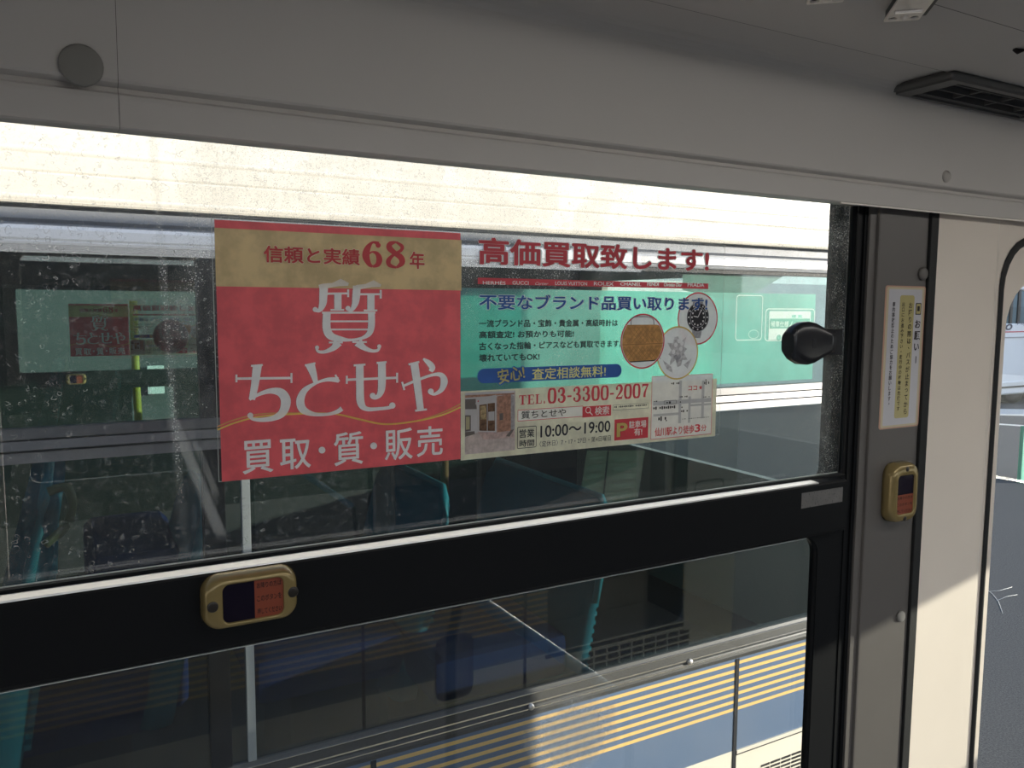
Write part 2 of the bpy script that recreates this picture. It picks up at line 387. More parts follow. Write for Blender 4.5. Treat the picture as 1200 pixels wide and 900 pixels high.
bus_glass = glass('bus_green_glass', (.70, .81, .78), .05)
dark_glass = glass('bus_dark_glass', (.56, .64, .63), .075)
clear_glass = glass('clear_glass', (.96, .975, .97), .045)

# ================================================================== THE OWN BUS: shell
XL, XF = -6.0, at(862, 700, 2.50).x                      # rear of what is built, front end of the own bus
YCOL, YPIL, YFR = .7095, .712, .722
zlip = at(0, 137, .695).z
# --- ground
k = NT('asphalt'); P, x, y, z = k.pos(); f1, _ = k.noise(95, 4, P, .8); f2, _ = k.noise(1.3, 4, P); f3, _ = k.noise(40, 4, P, .7)
c = k.mixc(k.step(f1, .36, .66), (.045, .048, .052), (.165, .169, .172)); c = k.mixc(k.mul(k.step(f2, .4, .7), .4), c, (.10, .103, .107)); c = k.mixc(k.mul(f3, .25), c, (.075, .076, .078))
asph = k.done(k.bsdf(c, .85, 0, .3, f1, .6, .004))
o = B().box(-30, -30, -H-.1, 60, 60, -H).build('ground', asph); tag(o, kind='structure')
# --- cove and ceiling over the windows (one seam on the left)
def Zc(px, py, Y): return at(px, py, Y).z
zc = Zc(1046, 99, .69)                                   # height of the ducted ceiling
sx0 = at(139, 100, .69).x
def cove_prof(dy=0.):
    P = [(.735, zlip+.004), (.697, zlip), (.695, zlip+.0015), (.695, zlip+.022), (.6955, zlip+.0255), (.7005, zlip+.028), (.7005, zlip+.0315), (.694, zlip+.034)]
    for i in range(7):
        t = i/6; P.append((.6925-.004*t+.0, zlip+.036+(zc-.018-zlip-.036)*t))
    for i in range(1, 6):
        a = PI/2*i/5; P.append((.6885-.018*(1-math.cos(a)), zc-.018+.018*math.sin(a)))
    ys1 = at_y(933, 40, zc); ys2 = at_y(1150, 15, zc)
    P += [(ys1+.0015, zc), (ys1, zc+.002), (ys1-.0015, zc), (ys1-.003, zc-.003), (ys2+.001, zc-.003), (ys2, zc-.001), (ys2-.002, zc-.006), (.36, zc-.006), (.34, zc+.03), (.25, zc+.17)]
    return [(yw(a), b) for a, b in P]
def at_y(px, py, zz):
    v = FW*FPX + RT*(px-600) - UP*(py-450); return v.y*zz/v.z
def ceil_pt(px, py, zz):
    v = FW*FPX + RT*(px-600) - UP*(py-450); v = v*(zz/v.z); return Vector((v.x, v.y+CAMY, v.z))
cp = cove_prof()
ceiling = empty('ceiling', (0, -1, .50), kind='structure')
B().sweep(cp, XL, sx0-.0002, smooth=False).build('cove_panel', grey_panel, ceiling)
B().sweep(cp, sx0+.0002, XF-.02, smooth=False).build('cove_panel', grey_panel, ceiling)
B().sweep([(a+.003, b+.001) for a, b in cp], XL, XF-.02).build('cove_backing', char, ceiling)
B().sweep([(yw(.25), zc+.17), (-1.15, zc+.20), (-2.05, zc+.17), (-2.2, zc-.0), (-2.30, zc-.02)], XL, XF-.02).build('roof_lining', grey_panel, ceiling)
# lip bead: thin pale edge along the bottom of the cove
B().box(at(985, 236, .695).x, yw(.694), zlip-.0016, XF-.02, yw(.696), zlip+.0004).build('edge_bead', mat('pale_bead', (.85, .81, .74), .4), ceiling)
# plug in the cove, left (recessed dark disc) and the round screw cover, right
p = at(95, 77, .690); 
def disc(name, c, r, h, m, parent, dome=.5, n=28, ax=None, rz=None):
    rings = []
    for rr_, d in ((1, 0), (1, h*(1-dome)), (.9, h*(1-dome*.45)), (.65, h*.93), (.3, h)):
        rings.append([(c.x+r*rr_*math.cos(2*PI*j/n), c.y-d, c.z+(rz or r)*rr_*math.sin(2*PI*j/n)) for j in range(n)])
    return B().loft(rings).build(name, m, parent)
capgrey = mat('grey_cap', (.24, .235, .22), .5, 0, .4, .05, 30)
disc('screw_plug', at(95, 77, .6925), .0150, .0035, capgrey, ceiling, .3)
disc('screw_plug', at(1107, 207, .694), .0085, .006, mat('pale_cap', (.42, .40, .37), .4, 0, .5, .04, 30), ceiling, .7)
# --- exterior roof and skin of the own bus
roof = B().sweep([(.052, .395), (.052, .412), (.03, .430), (0, .437), (-.10, .455), (-.30, .52), (-1.15, .585), (-2.0, .52), (-2.3, .40)], XL, XF).build('roof', cream); tag(roof, kind='structure')
wall = empty('wall_left', (0, .05, -1.4), kind='structure')
xg0, xg1 = XL+.3, at(976, 240, .775).x                   # outer opening of the upper pane
zs = at(0, 689, YG).z                                    # bottom of the upper pane
xlow1 = at(957, 660, YFR).x; zlow1 = at(520, 712, YFR).z; zlow0 = -.965
# right-hand window (its opening in the outer skin)
w2x0 = at(1162.5, 480, YCOL).x; w2x1 = 2.20; w2z1 = at(1200, 278, YCOL).z; w2z0 = -1.02
W2T = w2z1-.026-at(1200, 331, .715).z
def loop_w2(d, zt=0.): return rr(w2x0+d, w2z0+d, w2x1-d, w2z1-d-zt, .075)
outline = [(XL, -1.02), (XF, -1.02), (XF, .395), (XL, .395)]
plate('outer_skin', [outline, rr(xg0, zs-.02, xg1, zlip+.12, .02), rr(xg0, zlow0, at(959, 660, .785).x, zlow1+.012, .03), loop_w2(.022, W2T-.01)], .032, .050, black, wall)
B().box(XL, .034, -1.85, XF, .052, -1.02).build('side_panel', liv_own, wall)
plate('front_corner_panel', [[(2.235, -1.36), (XF, -1.36), (XF, .39), (2.235, .39)]], .0505, .056, cream, wall)
plate('hatch_seam', [rr(2.27, -1.02, 2.44, -.72, .03), rr(2.278, -1.012, 2.432, -.728, .024)], .056, .0565, darkgap, wall)
for sx in (at(428, 800, 2.50).x, at(618, 770, 2.50).x): B().box(sx-.006, .0515, -1.83, sx+.006, .0535, -1.02).build('panel_seam', darkgap, wall)
B().box(XL, .0515, -1.452, XF, .0545, -1.440).build('skirt_seam', darkgap, wall)
B().box(1.55, .0515, -1.34, 2.235, .0545, -1.325).build('door_sill_seam', darkgap, wall)
plate('lower_door_glass', [rr(1.56, -1.315, 2.225, -1.0, (.01, .06, .01, .01))], .0515, .0535, mat('door_glass', (.01, .012, .014), .06, 0, .6), wall)
g = B()
for i in range(9):
    for j in range(3): g.box(1.72+i*.062, .0515, -1.43+j*.028, 1.72+i*.062+.052, .0535, -1.43+j*.028+.018)
g.build('vent_grille', darkgap, wall)
lx = at(535, 790, 2.50); plate('filler_hatch', [rr(lx.x-.075, lx.z-.10, lx.x+.075, lx.z+.14, .04)], .0515, .0535, rubber, wall)
plate('filler_flap', [rr(lx.x-.053, lx.z-.075, lx.x+.053, lx.z+.115, .03)], .0535, .0545, molding, wall)
# --- lower part of the inner wall, floor, far wall, front, rear
B().box(XL, -.01, -1.45, XF-.02, .03, -.985).build('lower_lining', grey_panel, wall)
floor_o = B().box(XL, -2.30, -1.52, XF, .03, -1.45).build('floor', mat('floor_vinyl', (.46, .45, .43), .6, 0, .3, .15, 40)); tag(floor_o, kind='structure')
wr = empty('wall_right', (0, -2.33, -1.45), kind='structure')
holes = [rr(x, -.95, x+1.27, .26, .05) for x in (-5.6, -4.25, -2.9, -1.55, -.2, 1.15)]
plate('window_wall', [[(XL, -1.85), (XF, -1.85), (XF, .42), (XL, .42)]]+holes, -2.35, -2.31, grey_panel, wr)
wf = empty('wall_front', (XF, -1.15, -1.45), kind='structure')
def yplate(name, loops, x0, x1, m, parent):              # loops in (y,z); plate across the bus
    me = curve_mesh(loops, abs(x1-x0)); xm = (x0+x1)/2
    for v in me.vertices:
        u, w, d = v.co; v.co = (xm+d, u, w+H)
    return link(name, me, m, parent)
yplate('windscreen_wall', [[(-2.33, -1.85), (.05, -1.85), (.05, .40), (-.10, .45), (-.30, .515), (-1.15, .58), (-2.0, .515), (-2.33, .40)], rr(-1.95, -.512, -.30, -.193, .02), rr(-.50, -.12, -.24, .06, .02)], XF-.04, XF, char, wf)  # openings shaped to throw the sun bands; the small one is added
yplate('windscreen', [[(-1.97, -.53), (-.22, -.53), (-.22, .08), (-1.97, .08)]], XF-.022, XF-.018, glass('tinted_windscreen', (.71, .73, .72)), wf)
wb = empty('wall_rear', (XL, -1.15, -1.45), kind='structure')
yplate('rear_panel', [[(-2.33, -1.85), (.05, -1.85), (.05, .40), (-.10, .45), (-.30, .515), (-1.15, .58), (-2.0, .515), (-2.33, .40)], rr(-1.9, -.6, -.4, .15, .06)], XL-.04, XL, grey_panel, wb)

# --- added fill lights, out of view, to brighten the own bus inside
def fill_lamp(x):
    r = empty('added_fill_lamp', (x, -.62, .278), 'added long fill light out of view above the viewer, brightening the interior', 'fill light', 'added fill lights over the viewer')
    k_ = NT('fill_glow') if 'fill_glow' not in MATS else None
    if k_:
        e_ = k_.n('ShaderNodeEmission'); e_.inputs[0].default_value = (1.0, .955, .89, 1); e_.inputs[1].default_value = FILL; MATS['fill_glow'] = k_.done(e_.outputs[0])
    B().box(x-.57, -.69, .297, x+.57, -.55, .47).build('housing', grey_panel, r, .01)
    B().box(x-.54, -.675, .278, x+.54, -.565, .299).build('diffuser', MATS['fill_glow'], r, .008)
for x in (-2.6, .66, 1.82): fill_lamp(x)
# ------------------------------------------------------------------ window_1: the big side window
w1 = empty('window_1', (.4, .0, zlow0), kind='structure')
xr = at(1019, 400, YFR).x                                # right end of the black frame
xin = at(1003, 300, YFR).x                               # inner opening, right
zr0 = at(0, 705, .716).z                                 # underside of the bright strip
ztop = zlip+.03
fr_out = [(XL, -.985), (xr, -.985), (xr, ztop), (XL, ztop)]
plate('frame', [fr_out, [(xg0-.02, zs), (xin, zs), (xin, ztop-.004), (xg0-.02, ztop-.004)], rr(xg0-.02, zlow0+.01, xlow1, zlow1, (.02, .02, .026, .02))], yw(YFR), yw(.7352), black, w1, .0012)
plate('upper_pane', [[(xg0-.03, zs-.004), (at(1004, 300, YG).x, zs-.004), (at(1004, 300, YG).x, ztop), (xg0-.03, ztop)]], yw(YG), yw(YG)+.004, wet, w1)
plate('lower_pane', [[(xg0-.03, zlow0-.01), (xlow1+.012, zlow0-.01), (xlow1+.012, zlow1+.012), (xg0-.03, zlow1+.012)]], yw(YG), yw(YG)+.004, blotched, w1)
B().box(xg0-.02, yw(YG)-.0006, zs-.0004, xin, yw(YG)+.0006, zs+.0006).build('pane_edge', mat('glass_edge', (.55, .58, .56), .3, 0, .5), w1)
B().box(xg0-.02, yw(.7215), zlow1-.0010, xlow1-.022, yw(.7255), zlow1).build('opening_edge', mat('glass_edge', (.55,.58,.56)), w1)
# bright rail strip between the panes, tilted to the room
zc0, zc1 = at(0, 705, .7085).z, at(0, 697, .7225).z; xs1 = at(990, 565, .709).x
xce = at(959, 566, .709).x
strip = [(yw(.7225), zc1), (yw(.7085), zc0), (yw(.7080), zc0-.0015), (yw(.724), zc0-.002), (yw(.724), zc1)]
B().sweep(strip, XL, xce, closed=True).build('rail_strip', alu, w1)
B().sweep(strip, xce, xs1, closed=True).build('rail_strip_end', black, w1)
zb = at(520, 712, .711).z+.0005
B().sweep([(yw(.7095), zc0-.002), (yw(.7085), zc0-.004), (yw(.7085), zb+.004), (yw(.7110), zb), (yw(.723), zb), (yw(.723), zc0-.002)], XL, xs1+.004, closed=True).build('middle_rail', black, w1)
# upright ridges at the right of the frame
for a, b, Y in ((1004, 1007, .7205), (1012, 1016, .7195)):
    B().box(at(a, 300, Y).x, yw(Y), -.985, at(b, 300, Y).x, yw(.7225), ztop).build('frame_ridge', black, w1)
# latch on the upper pane: flared grip, neck and hinge bracket
lt = at(957, 402, .70); Ln = 22
def ell(cx, rx, rz, y, sq=.0, n=Ln, cz=0):
    return [(cx+rx*math.copysign(abs(math.cos(t))**(1-sq), math.cos(t)), y, lt.z+cz+rz*math.copysign(abs(math.sin(t))**(1-sq), math.sin(t))) for t in [2*PI*j/n for j in range(n)]]
def lx_(px, Y=.70): return at(px, 402, Y).x
def lz_(dpx): return dpx*.00112
latch_m = mat('black_plastic', (.014, .015, .019), .25, 0, .5, .1, 40)
xs = [(926, 12), (930, 18.5), (938, 23.5), (948, 24.5), (957, 22.5), (965, 18), (972, 14), (978, 12.5)]
rings = []
for px, hh in xs:
    cx = lx_(px); hz = lz_(hh); w = .010 if px < 950 else .007
    rings.append([(cx, yw(.704)-w*math.copysign(abs(math.cos(t))**.6, math.cos(t)), lt.z+hz*math.copysign(abs(math.sin(t))**.6, math.sin(t))) for t in [2*PI*j/Ln for j in range(Ln)]])
la = B().loft(rings).build('latch_grip', latch_m, w1)
B().box(lx_(948), yw(.6935), lt.z-.006, lx_(952), yw(.695), lt.z+.006).build('latch_rib', latch_m, w1, .0008)
bx = [(lx_(967), lt.z-.017), (lx_(992), lt.z-.017), (lx_(992), lt.z+.017), (lx_(967), lt.z+.017)]
plate('latch_bracket', [bx, rr(lx_(973), lt.z-.0125, lx_(979), lt.z+.0125, .002)], yw(.706), yw(.722), latch_m, w1, .001)
B().tube([(lx_(971), yw(.702), lt.z-.012), (lx_(971), yw(.702), lt.z+.012)], .0012).build('latch_pin', steel, w1)

# --- pillar (charcoal), its rubber strip, the beige column
t1 = empty('trim_1', (1.0, yw(YPIL), -1.40), kind='structure')
xp0, xp1 = at(1038, 250, YPIL).x, at(1093, 250, .7082).x-.0003
B().box(at(1019, 260, .7185).x, yw(.7185), -1.40, xp0+.006, .03, ztop).build('pillar_backing', black, t1, .001)
B().box(at(1020, 260, .716).x, yw(.716), -1.40, at(1028, 260, .716).x, .02, ztop).build('pillar_ridge', char, t1, .001)
B().box(at(1031, 260, YPIL).x, yw(YPIL), -1.40, xp1, .02, ztop).build('pillar_panel', char, t1, .003)
for (px, py, r) in ((1080.5, 321, .0092), (1054.5, 722, .0082)): disc('screw_cap', at(px, py, YPIL-.0002), r, .005, capgrey if py > 500 else char, t1, .6)
t2 = B().box(at(1093, 250, .7082).x, yw(.7082), -1.40, at(1101.5, 250, .7082).x, .02, ztop).build('trim_2', rubber, None, .0015); tag(t2, kind='structure')
xc0, xc1 = at(1101.5, 250, .7082).x+.0003, at(1172, 258, YCOL).x
colm = empty('trim_3', (1.2, yw(YCOL), -1.40), kind='structure')
B().box(xc0, yw(YCOL), -1.40, xc1, .02, ztop).build('column_panel', beige, colm, .002)
B().box(xc1, yw(YCOL+.001), -1.40, xc1+.0018, .02, ztop).build('column_joint', mat('pale_joint', (.88, .85, .78), .5), colm)

# ------------------------------------------------------------------ window_2 at the right
w2 = empty('window_2', (1.7, 0, w2z0), kind='structure')
big = [(xc1+.0012, -1.40), (XF-.02, -1.40), (XF-.02, ztop), (xc1+.0012, ztop)]
def cut(loop, x0): return [(max(p[0], x0), p[1]) for p in loop]
plate('surround', [big, loop_w2(.004)], yw(YCOL+.001), .02, beige, w2)
gk = B(); n0 = loop_w2(0); 
rings = []
for d, Y in ((-.001, YCOL), (.0015, YCOL-.0035), (.0065, YCOL-.003), (.0085, YCOL), (.0085, YCOL+.03)):
    rings.append([(p[0], yw(Y), p[1]) for p in loop_w2(d)])
gk.loft(rings, False, False).build('gasket', rubber, w2)
plate('inner_trim', [loop_w2(.0085), loop_w2(.024, W2T)], yw(YCOL+.0008), .028, beige, w2, .001)
plate('pane', [loop_w2(.016, .09)], .024, .028, clear_glass, w2)

# ================================================================== THE NEIGHBOURING BUS
bus = empty('bus', (-1.2, yb+1.2, -H), 'cream bus with blue band and gold pinstripes parked alongside, outside the big window', 'bus')
BX0, BX1 = -6.5, 2.72; yf = yb+2.40
def ZB(px, py): return at(px, py, YB).z
z_gut, z_rec, z_bt, z_bb = ZB(0, 236.5), ZB(0, 262), ZB(0, 284), ZB(0, 290)     # gutter, recess, grey band, dark line
zu1 = z_bb; zu0 = ZB(900, 452)                            # upper panes
zr_b = ZB(900, 477)                                       # underside of the aluminium rail
zl0 = ZB(956, 721); zm0 = ZB(956, 745)                    # lower pane bottom, molding bottom
zr1, zr2 = ZB(0, 172.7), ZB(0, 199)
zr3 = ZB(0, 229)
# roof and cant panel in cream with three long ribs
prof = [(yb+.03, z_gut), (yb-.012, z_gut), (yb-.014, z_gut+.004), (yb-.0138, zr3-.006), (yb-.0148, zr3-.002), (yb-.0148, zr3+.001), (yb-.0128, zr3+.005), (yb-.0120, zr2-.003), (yb-.0105, zr2), (yb-.0118, zr2+.004),
        (yb-.0112, zr1-.006), (yb-.0122, zr1-.002), (yb-.0122, zr1+.001), (yb-.0105, zr1+.005), (yb-.004, .36), (yb+.015, .44), (yb+.08, .50), (yb+.20, .54), (yb+1.2, .60), (yb+2.2, .54), (yf-.05, .46), (yf, .30), (yf, z_bb+.08), (yf-.03, z_bb+.08)]
B().sweep(prof, BX0, BX1).build('roof', cream, bus)
B().sweep([(yb+.03, z_gut+.002), (yb+.012, z_gut), (yb+.008, z_gut-.008), (yb+.008, z_rec+.012), (yb+.016, z_rec+.006), (yb+.016, z_rec), (yb+.03, z_rec)], BX0, BX1).build('gutter', greyrec, bus)
B().sweep([(yb+.03, z_rec), (yb-.002, z_rec), (yb-.004, z_rec-.006), (yb-.004, z_bt+.010), (yb+.001, z_bt+.007), (yb-.003, z_bt+.004), (yb-.001, z_bt), (yb+.03, z_bt)], BX0, BX1).build('grey_rail', greyband, bus)
B().box(BX0, yb+.004, z_bb-.002, BX1, yb+.03, z_bt).build('top_rubber', darkgap, bus)
# window pillars and panes
xpA, xpB = at(232, 380, YB).x, at(251, 380, YB).x
for a, b in ((BX0, BX0+.1), (-1.12, -1.04), (xpA, xpB+.012), (2.40, BX1)): B().box(a, yb+.002, zl0, b, yb+.03, z_bb).build('window_pillar', black, bus, .002)
for a, b in ((BX0+.1, -1.12), (-1.04, xpA), (xpB+.012, 2.40)): plate('upper_pane', [[(a-.01, zu0-.01), (b+.01, zu0-.01), (b+.01, zu1+.01), (a-.01, zu1+.01)]], yb+.014, yb+.018, bus_glass, bus)
for a, b in ((BX0+.1, -1.12), (-1.04, 2.40)): plate('lower_pane', [[(a-.01, zl0-.01), (b+.01, zl0-.01), (b+.01, zr_b+.01), (a-.01, zr_b+.01)]], yb+.010, yb+.014, dark_glass, bus)
zz = [zu0, zu0-(zu0-zr_b)*.30, zu0-(zu0-zr_b)*.36, zu0-(zu0-zr_b)*.62, zu0-(zu0-zr_b)*.70, zr_b]
B().sweep([(yb+.03, zz[0]), (yb, zz[0]), (yb-.001, zz[1]), (yb+.005, (zz[1]+zz[2])/2), (yb-.001, zz[2]), (yb-.004, zz[3]), (yb+.004, (zz[3]+zz[4])/2), (yb, zz[4]), (yb-.002, zz[5]), (yb+.03, zz[5])], BX0, BX1).build('window_rail', winalu, bus)
xd = at(290, 640, YB).x
B().box(xd-.0085, yb+.002, zl0, xd+.0085, yb+.02, zr_b).build('divider_bar', mat('grey_bar', (.34, .36, .36), .5), bus, .002)
# rubber molding with two bright lines, stud bolts
def zrow(r): return ZB(956, r)
B().sweep([(yb+.03, zl0), (yb+.004, zl0), (yb-.001, zrow(724)), (yb-.004, zrow(731)), (yb-.004, zrow(734)), (yb-.002, zrow(736)), (yb-.004, zrow(738)), (yb-.006, zrow(741)), (yb-.004, zm0), (yb+.03, zm0)], BX0, BX1).build('window_molding', molding, bus)
for a, b in ((732, 733.3), (737.6, 738.5), (723.6, 724.2)): B().box(BX0, yb-.0055, zrow(b), BX1, yb, zrow(a)).build('chrome_line', chrome, bus)
for px, py in ((808, 775), (622, 828)): disc('stud', at(px, py, YB-.005), .008, .008, steel, bus, .6)
# body side in the livery, panel seams, skirt, louvres
B().box(BX0, yb-.004, -1.86, BX1, yb+.04, zm0).build('side_panel', liv_other, bus)
xs_ = at(862, 800, YB).x
for sx in (xs_, xs_-1.10, xs_-2.2, xs_-3.3): B().box(sx-.0065, yb-.0062, -1.84, sx+.0065, yb-.003, zm0-.001).build('panel_seam', darkgap, bus)
zk = ZB(956, 848.5)
B().box(xs_+.0065, yb-.0085, zk, BX1, yb-.003, BLUE_BOT).build('cream_strip', cream, bus, .001)
B().box(xs_+.0065, yb-.0058, zk-.0055, BX1, yb-.003, zk-.001).build('strip_gap', darkgap, bus)
g = B(); gx = [at(840+p/5.625, 740+q/5.625, YB).x for p, q in ((282, 880), (345, 862), (415, 838), (483, 815), (552, 785), (612, 760))]; gz = at(840+612/5.625, 740+755/5.625, YB).z
for i in range(7):
    for a, b in zip(gx[:-1], gx[1:]): g.box(a+.002, yb-.0056, gz-.006-i*.0125, b-.004, yb-.003, gz-i*.0125)
g.build('louvre_grille', darkgap, bus)
# far side with its windows, floor, ends
xw0 = 0.0
fp = [(BX0, -1.86), (BX1, -1.86), (BX1, .30), (BX0, .30)]
YFAR = yf+.73
S_off = (at(80, 355, YFAR-.04).x-at(251, 257, YG).x*1.0, yf-.050-yw(YG), at(80, 356, YFAR-.04).z-at(251, 257, YG).z)   # shift between the two equal windows
fx, fz = S_off[0], S_off[2]
upx0, upx1 = at(18, 340, YFAR).x, at(230, 340, YFAR).x
ups = [(zs+fz, zlip+fz)]
holes = []
holes.append([(upx0, zs+fz), (upx1, zs+fz), (upx1, zlip+fz), (upx0, zlip+fz)])
holes.append(rr(at(153, 445, YFAR).x, at(180, 492, YFAR).z, at(203, 445, YFAR).x, zlow1+fz, .01))
holes.append([(upx1+.12, zs+fz-.10), (2.3, zs+fz-.10), (2.3, zlip+fz), (upx1+.12, zlip+fz)])
holes.append([(-3.2, zs+fz), (upx0-.12, zs+fz), (upx0-.12, zlip+fz), (-3.2, zlip+fz)])
plate('far_side', [fp]+holes, yf-.03, yf, dark_in, bus)
plate('far_pane', [[(BX0+.2, -.96), (2.35, -.96), (2.35, zlip+fz+.02), (BX0+.2, zlip+fz+.02)]], yf-.034, yf-.031, bus_glass, bus)
B().box(BX0, yb+.03, -1.5, BX1, yf, -1.42).build('floor', dark_in, bus)
B().sweep([(yb+.03, z_rec), (yb+.06, .20), (yb+.30, .30), (yb+1.2, .36), (yb+2.1, .30), (yf-.03, .22)], BX0, BX1-.02).build('roof_lining', mat('pale_lining', (.30, .31, .31), .6), bus)
yplate('front_end', [[(yb, -1.86), (yf, -1.86), (yf, .30), (yf-.2, .53), (yb+1.2, .59), (yb+.2, .53), (yb, .36)], rr(yb+.25, -.75, yf-.25, .15, .08)], BX1-.04, BX1, cream, bus)
yplate('rear_end', [[(yb, -1.86), (yf, -1.86), (yf, .30), (yf-.2, .53), (yb+1.2, .59), (yb+.2, .53), (yb, .36)]], BX0, BX0+.04, cream, bus)
def wheel(x, y):
    prof = [(.0, .02), (.20, .02), (.26, .05), (.30, .0), (.44, .0), (.48, .04), (.48, .20), (.44, .24), (.0, .24)]
    rings = [[(x+r*math.cos(2*PI*j/28), y+d, -H+.48+r*math.sin(2*PI*j/28)) for j in range(28)] for r, d in prof]
    return B().loft(rings).build('wheel', rubber, bus)
for x in (-4.6, -.2):
    for y in (yb+.03, yf-.27): wheel(x, y)
# inside: bench seats, yellow pole, straps
def bench(X, y0, y1, zt, zb_, lean=-.13, th=.085, cover=teal, rib=True):
    s = empty('seat', (X, (y0+y1)/2, -1.42)); s.parent = bus; s.location = Vector((X, (y0+y1)/2, -1.42+H))-WLOC[bus.name]
    Lz = zt-zb_; rings = []
    for i in range(13):                                   # shell outline from the foot up, rounded at the head
        t = i/12; z = zb_+Lz*t; xo = X-lean*t; w = th*(1-.45*t); yi = .0 if t < .86 else .06*((t-.86)/.14)**2
        ring = []
        for j in range(20):
            a = 2*PI*j/20; c_, s_ = math.cos(a), math.sin(a)
            ring.append((xo+w*.5*math.copysign(abs(c_)**.6, c_), (y0+y1)/2+((y1-y0)/2-yi)*math.copysign(abs(s_)**.25, s_), z))
        rings.append(ring)
    B().loft(rings).build('backrest', cover, s)
    hd = B(); pts = [(X-lean*t, y0-.004+(.06*max(0, (t-.86)/.14)**2), zb_+Lz*t) for t in (.55, .7, .86, .95)]
    hd.tube(pts+[(X-lean, y0+.055, zt), (X-lean, y1-.055, zt), (X-lean, y1+.004, zb_+Lz*.88)], .011, 8).build('edge_trim', tealv, s)
    if rib:
        rb = B()
        for i in range(16):
            t = .10+.04*i; rb.box(X-lean*t+th*(1-.45*t)*.5-.004, y0+.03, zb_+Lz*t, X-lean*t+th*(1-.45*t)*.5+.010, y1-.03, zb_+Lz*t+.012)
        rb.build('ribbed_cushion', tealv, s)
    B().box(X-.40, y0+.02, -1.02, X, y1-.02, -.90).build('cushion', navy, s, .03)
    B().box(X-.30, y0+.10, -1.42, X-.05, y1-.10, -1.02).build('pedestal', dark_in, s)
    return s
def near_seat(px, py, Y): return at(px, py, Y)
a = near_seat(44, 556, 1.86); s1 = bench(a.x-.115, yw(1.80), yw(2.25), a.z-.022, a.z-.62, th=.12)
b = at(44, 600, 1.80)
B().tube(catmull([(b.x+.020, b.y-.01, b.z+.040), (b.x+.050, b.y-.01, b.z+.046), (b.x+.060, b.y-.01, b.z+.015), (b.x+.048, b.y-.01, b.z-.030), (b.x+.010, b.y-.01, b.z-.065)], 5), .009).build('grab_handle', mat('handle_cream', (.45, .42, .22), .3), s1)
a = at(239, 582, 2.0); bench(a.x-.12, yw(2.0), yw(2.35), a.z, a.z-.55, cover=teal, rib=False)
a = at(500, 560, 2.1); bench(a.x-.10, yw(2.0), yw(2.55), a.z-.02, a.z-.6, cover=teal)
a = at(715, 588, 1.78); bench(a.x-.12, yw(1.78), yw(2.52), a.z, a.z-.62)
a = at(100, 655, 2.1); c_ = at(215, 640, 2.1)
B().box(a.x, yw(2.05), a.z-.4, c_.x, yw(2.5), a.z+.01).build('seat_cushion_back', navy, bus, .05, 3)
pb = at(521, 570, 2.3); B().tube([(pb.x, yw(2.3), .3), (pb.x, yw(2.3), -1.42)], .013).build('wooden_grab_pole', brown, bus)
# far window: same advert, same button, latch
latch = disc('far_latch', at(200, 394, YFAR-.085), .075, .05, mat('far_black_plastic', (.05, .05, .07), .3), bus, .6)

# green film with the drawing of a small bus on the neighbour's upper pane
gfilm = film('green_film', (.29, .74, .64), .45, .62, .3, .12, 6, .04, (.40, .88, .78))
pale = film('pale_green_print', (.70, .86, .80), .4, .10, .4, .03)
yfm = yb+.0128; YFm = yfm+.73
gx0, gx1 = at(541, 400, YFm).x-.01, at(953.5, 400, YFm).x; gz1, gz0 = at(953, 345, YFm).z, at(900, 447, YFm).z
gf = plate('window_film', [[(gx0, gz0), (gx1, gz0), (gx1, gz1), (gx0, gz1)]], yfm-.0003, yfm, gfilm)
tag(gf, 'translucent green film with a white bus drawing on the neighbouring bus window', 'window film')
def GP(u, v): return xz(820+u*.15, 340+v*.1125/.75, YFm)      # pixel frame of the drawing (enlarged view 1200x900)
def gpl(name, pts, dy, m): return plate(name, [[GP(*p) for p in L] for L in pts], yfm-dy-.0002, yfm-dy, m, gf)
def outline_loops(x0, y0, x1, y1, r, w):
    a0 = GP(x0, y1); a1 = GP(x1, y0); W_ = w*.00025
    return [rr(a0[0], a0[1], a1[0], a1[1], r), rr(a0[0]+W_, a0[1]+W_, a1[0]-W_, a1[1]-W_, max(r-W_, .001))]
plate('panel_outline', outline_loops(275, 40, 495, 395, .010, 10), yfm-.0006, yfm-.0004, pale, gf)
plate('bus_outline', outline_loops(505, 145, 900, 400, .012, 12), yfm-.0006, yfm-.0004, pale, gf)
e = GP(420, 345); plate('circle_outline', [circ(e[0], e[1], .020, .0125), circ(e[0], e[1], .0188, .0113)], yfm-.0006, yfm-.0004, pale, gf)
a0 = GP(535, 395); a1 = GP(868, 165)
plate('bus_body', [rr(a0[0], a0[1], a1[0], a1[1], .004)], yfm-.0006, yfm-.0004, pale, gf)
a0 = GP(545, 300); a1 = GP(860, 222); plate('bus_windows', [rr(a0[0], a0[1], a1[0], a1[1], .003)], yfm-.0010, yfm-.0008, gfilm, gf)
e = GP(616, 372); plate('bus_wheel', [circ(e[0], e[1], .0085), circ(e[0], e[1], .0060)], yfm-.0010, yfm-.0008, gfilm, gf)
plate('bus_wheel_hub', [circ(e[0], e[1], .0042, .0048), circ(e[0], e[1], .0018, .0028)], yfm-.0012, yfm-.0010, gfilm, gf)
a0 = GP(552, 290); a1 = GP(722, 240); text('lettering', '候車仕様ノ', a0[0], a0[1], a1[0], a1[1], yfm-.0013, pale, gf, .02)
a0 = GP(715, 218); a1 = GP(800, 192); text('lettering', '様 案', a0[0], a0[1], a1[0], a1[1], yfm-.0013, gfilm, gf, .02)
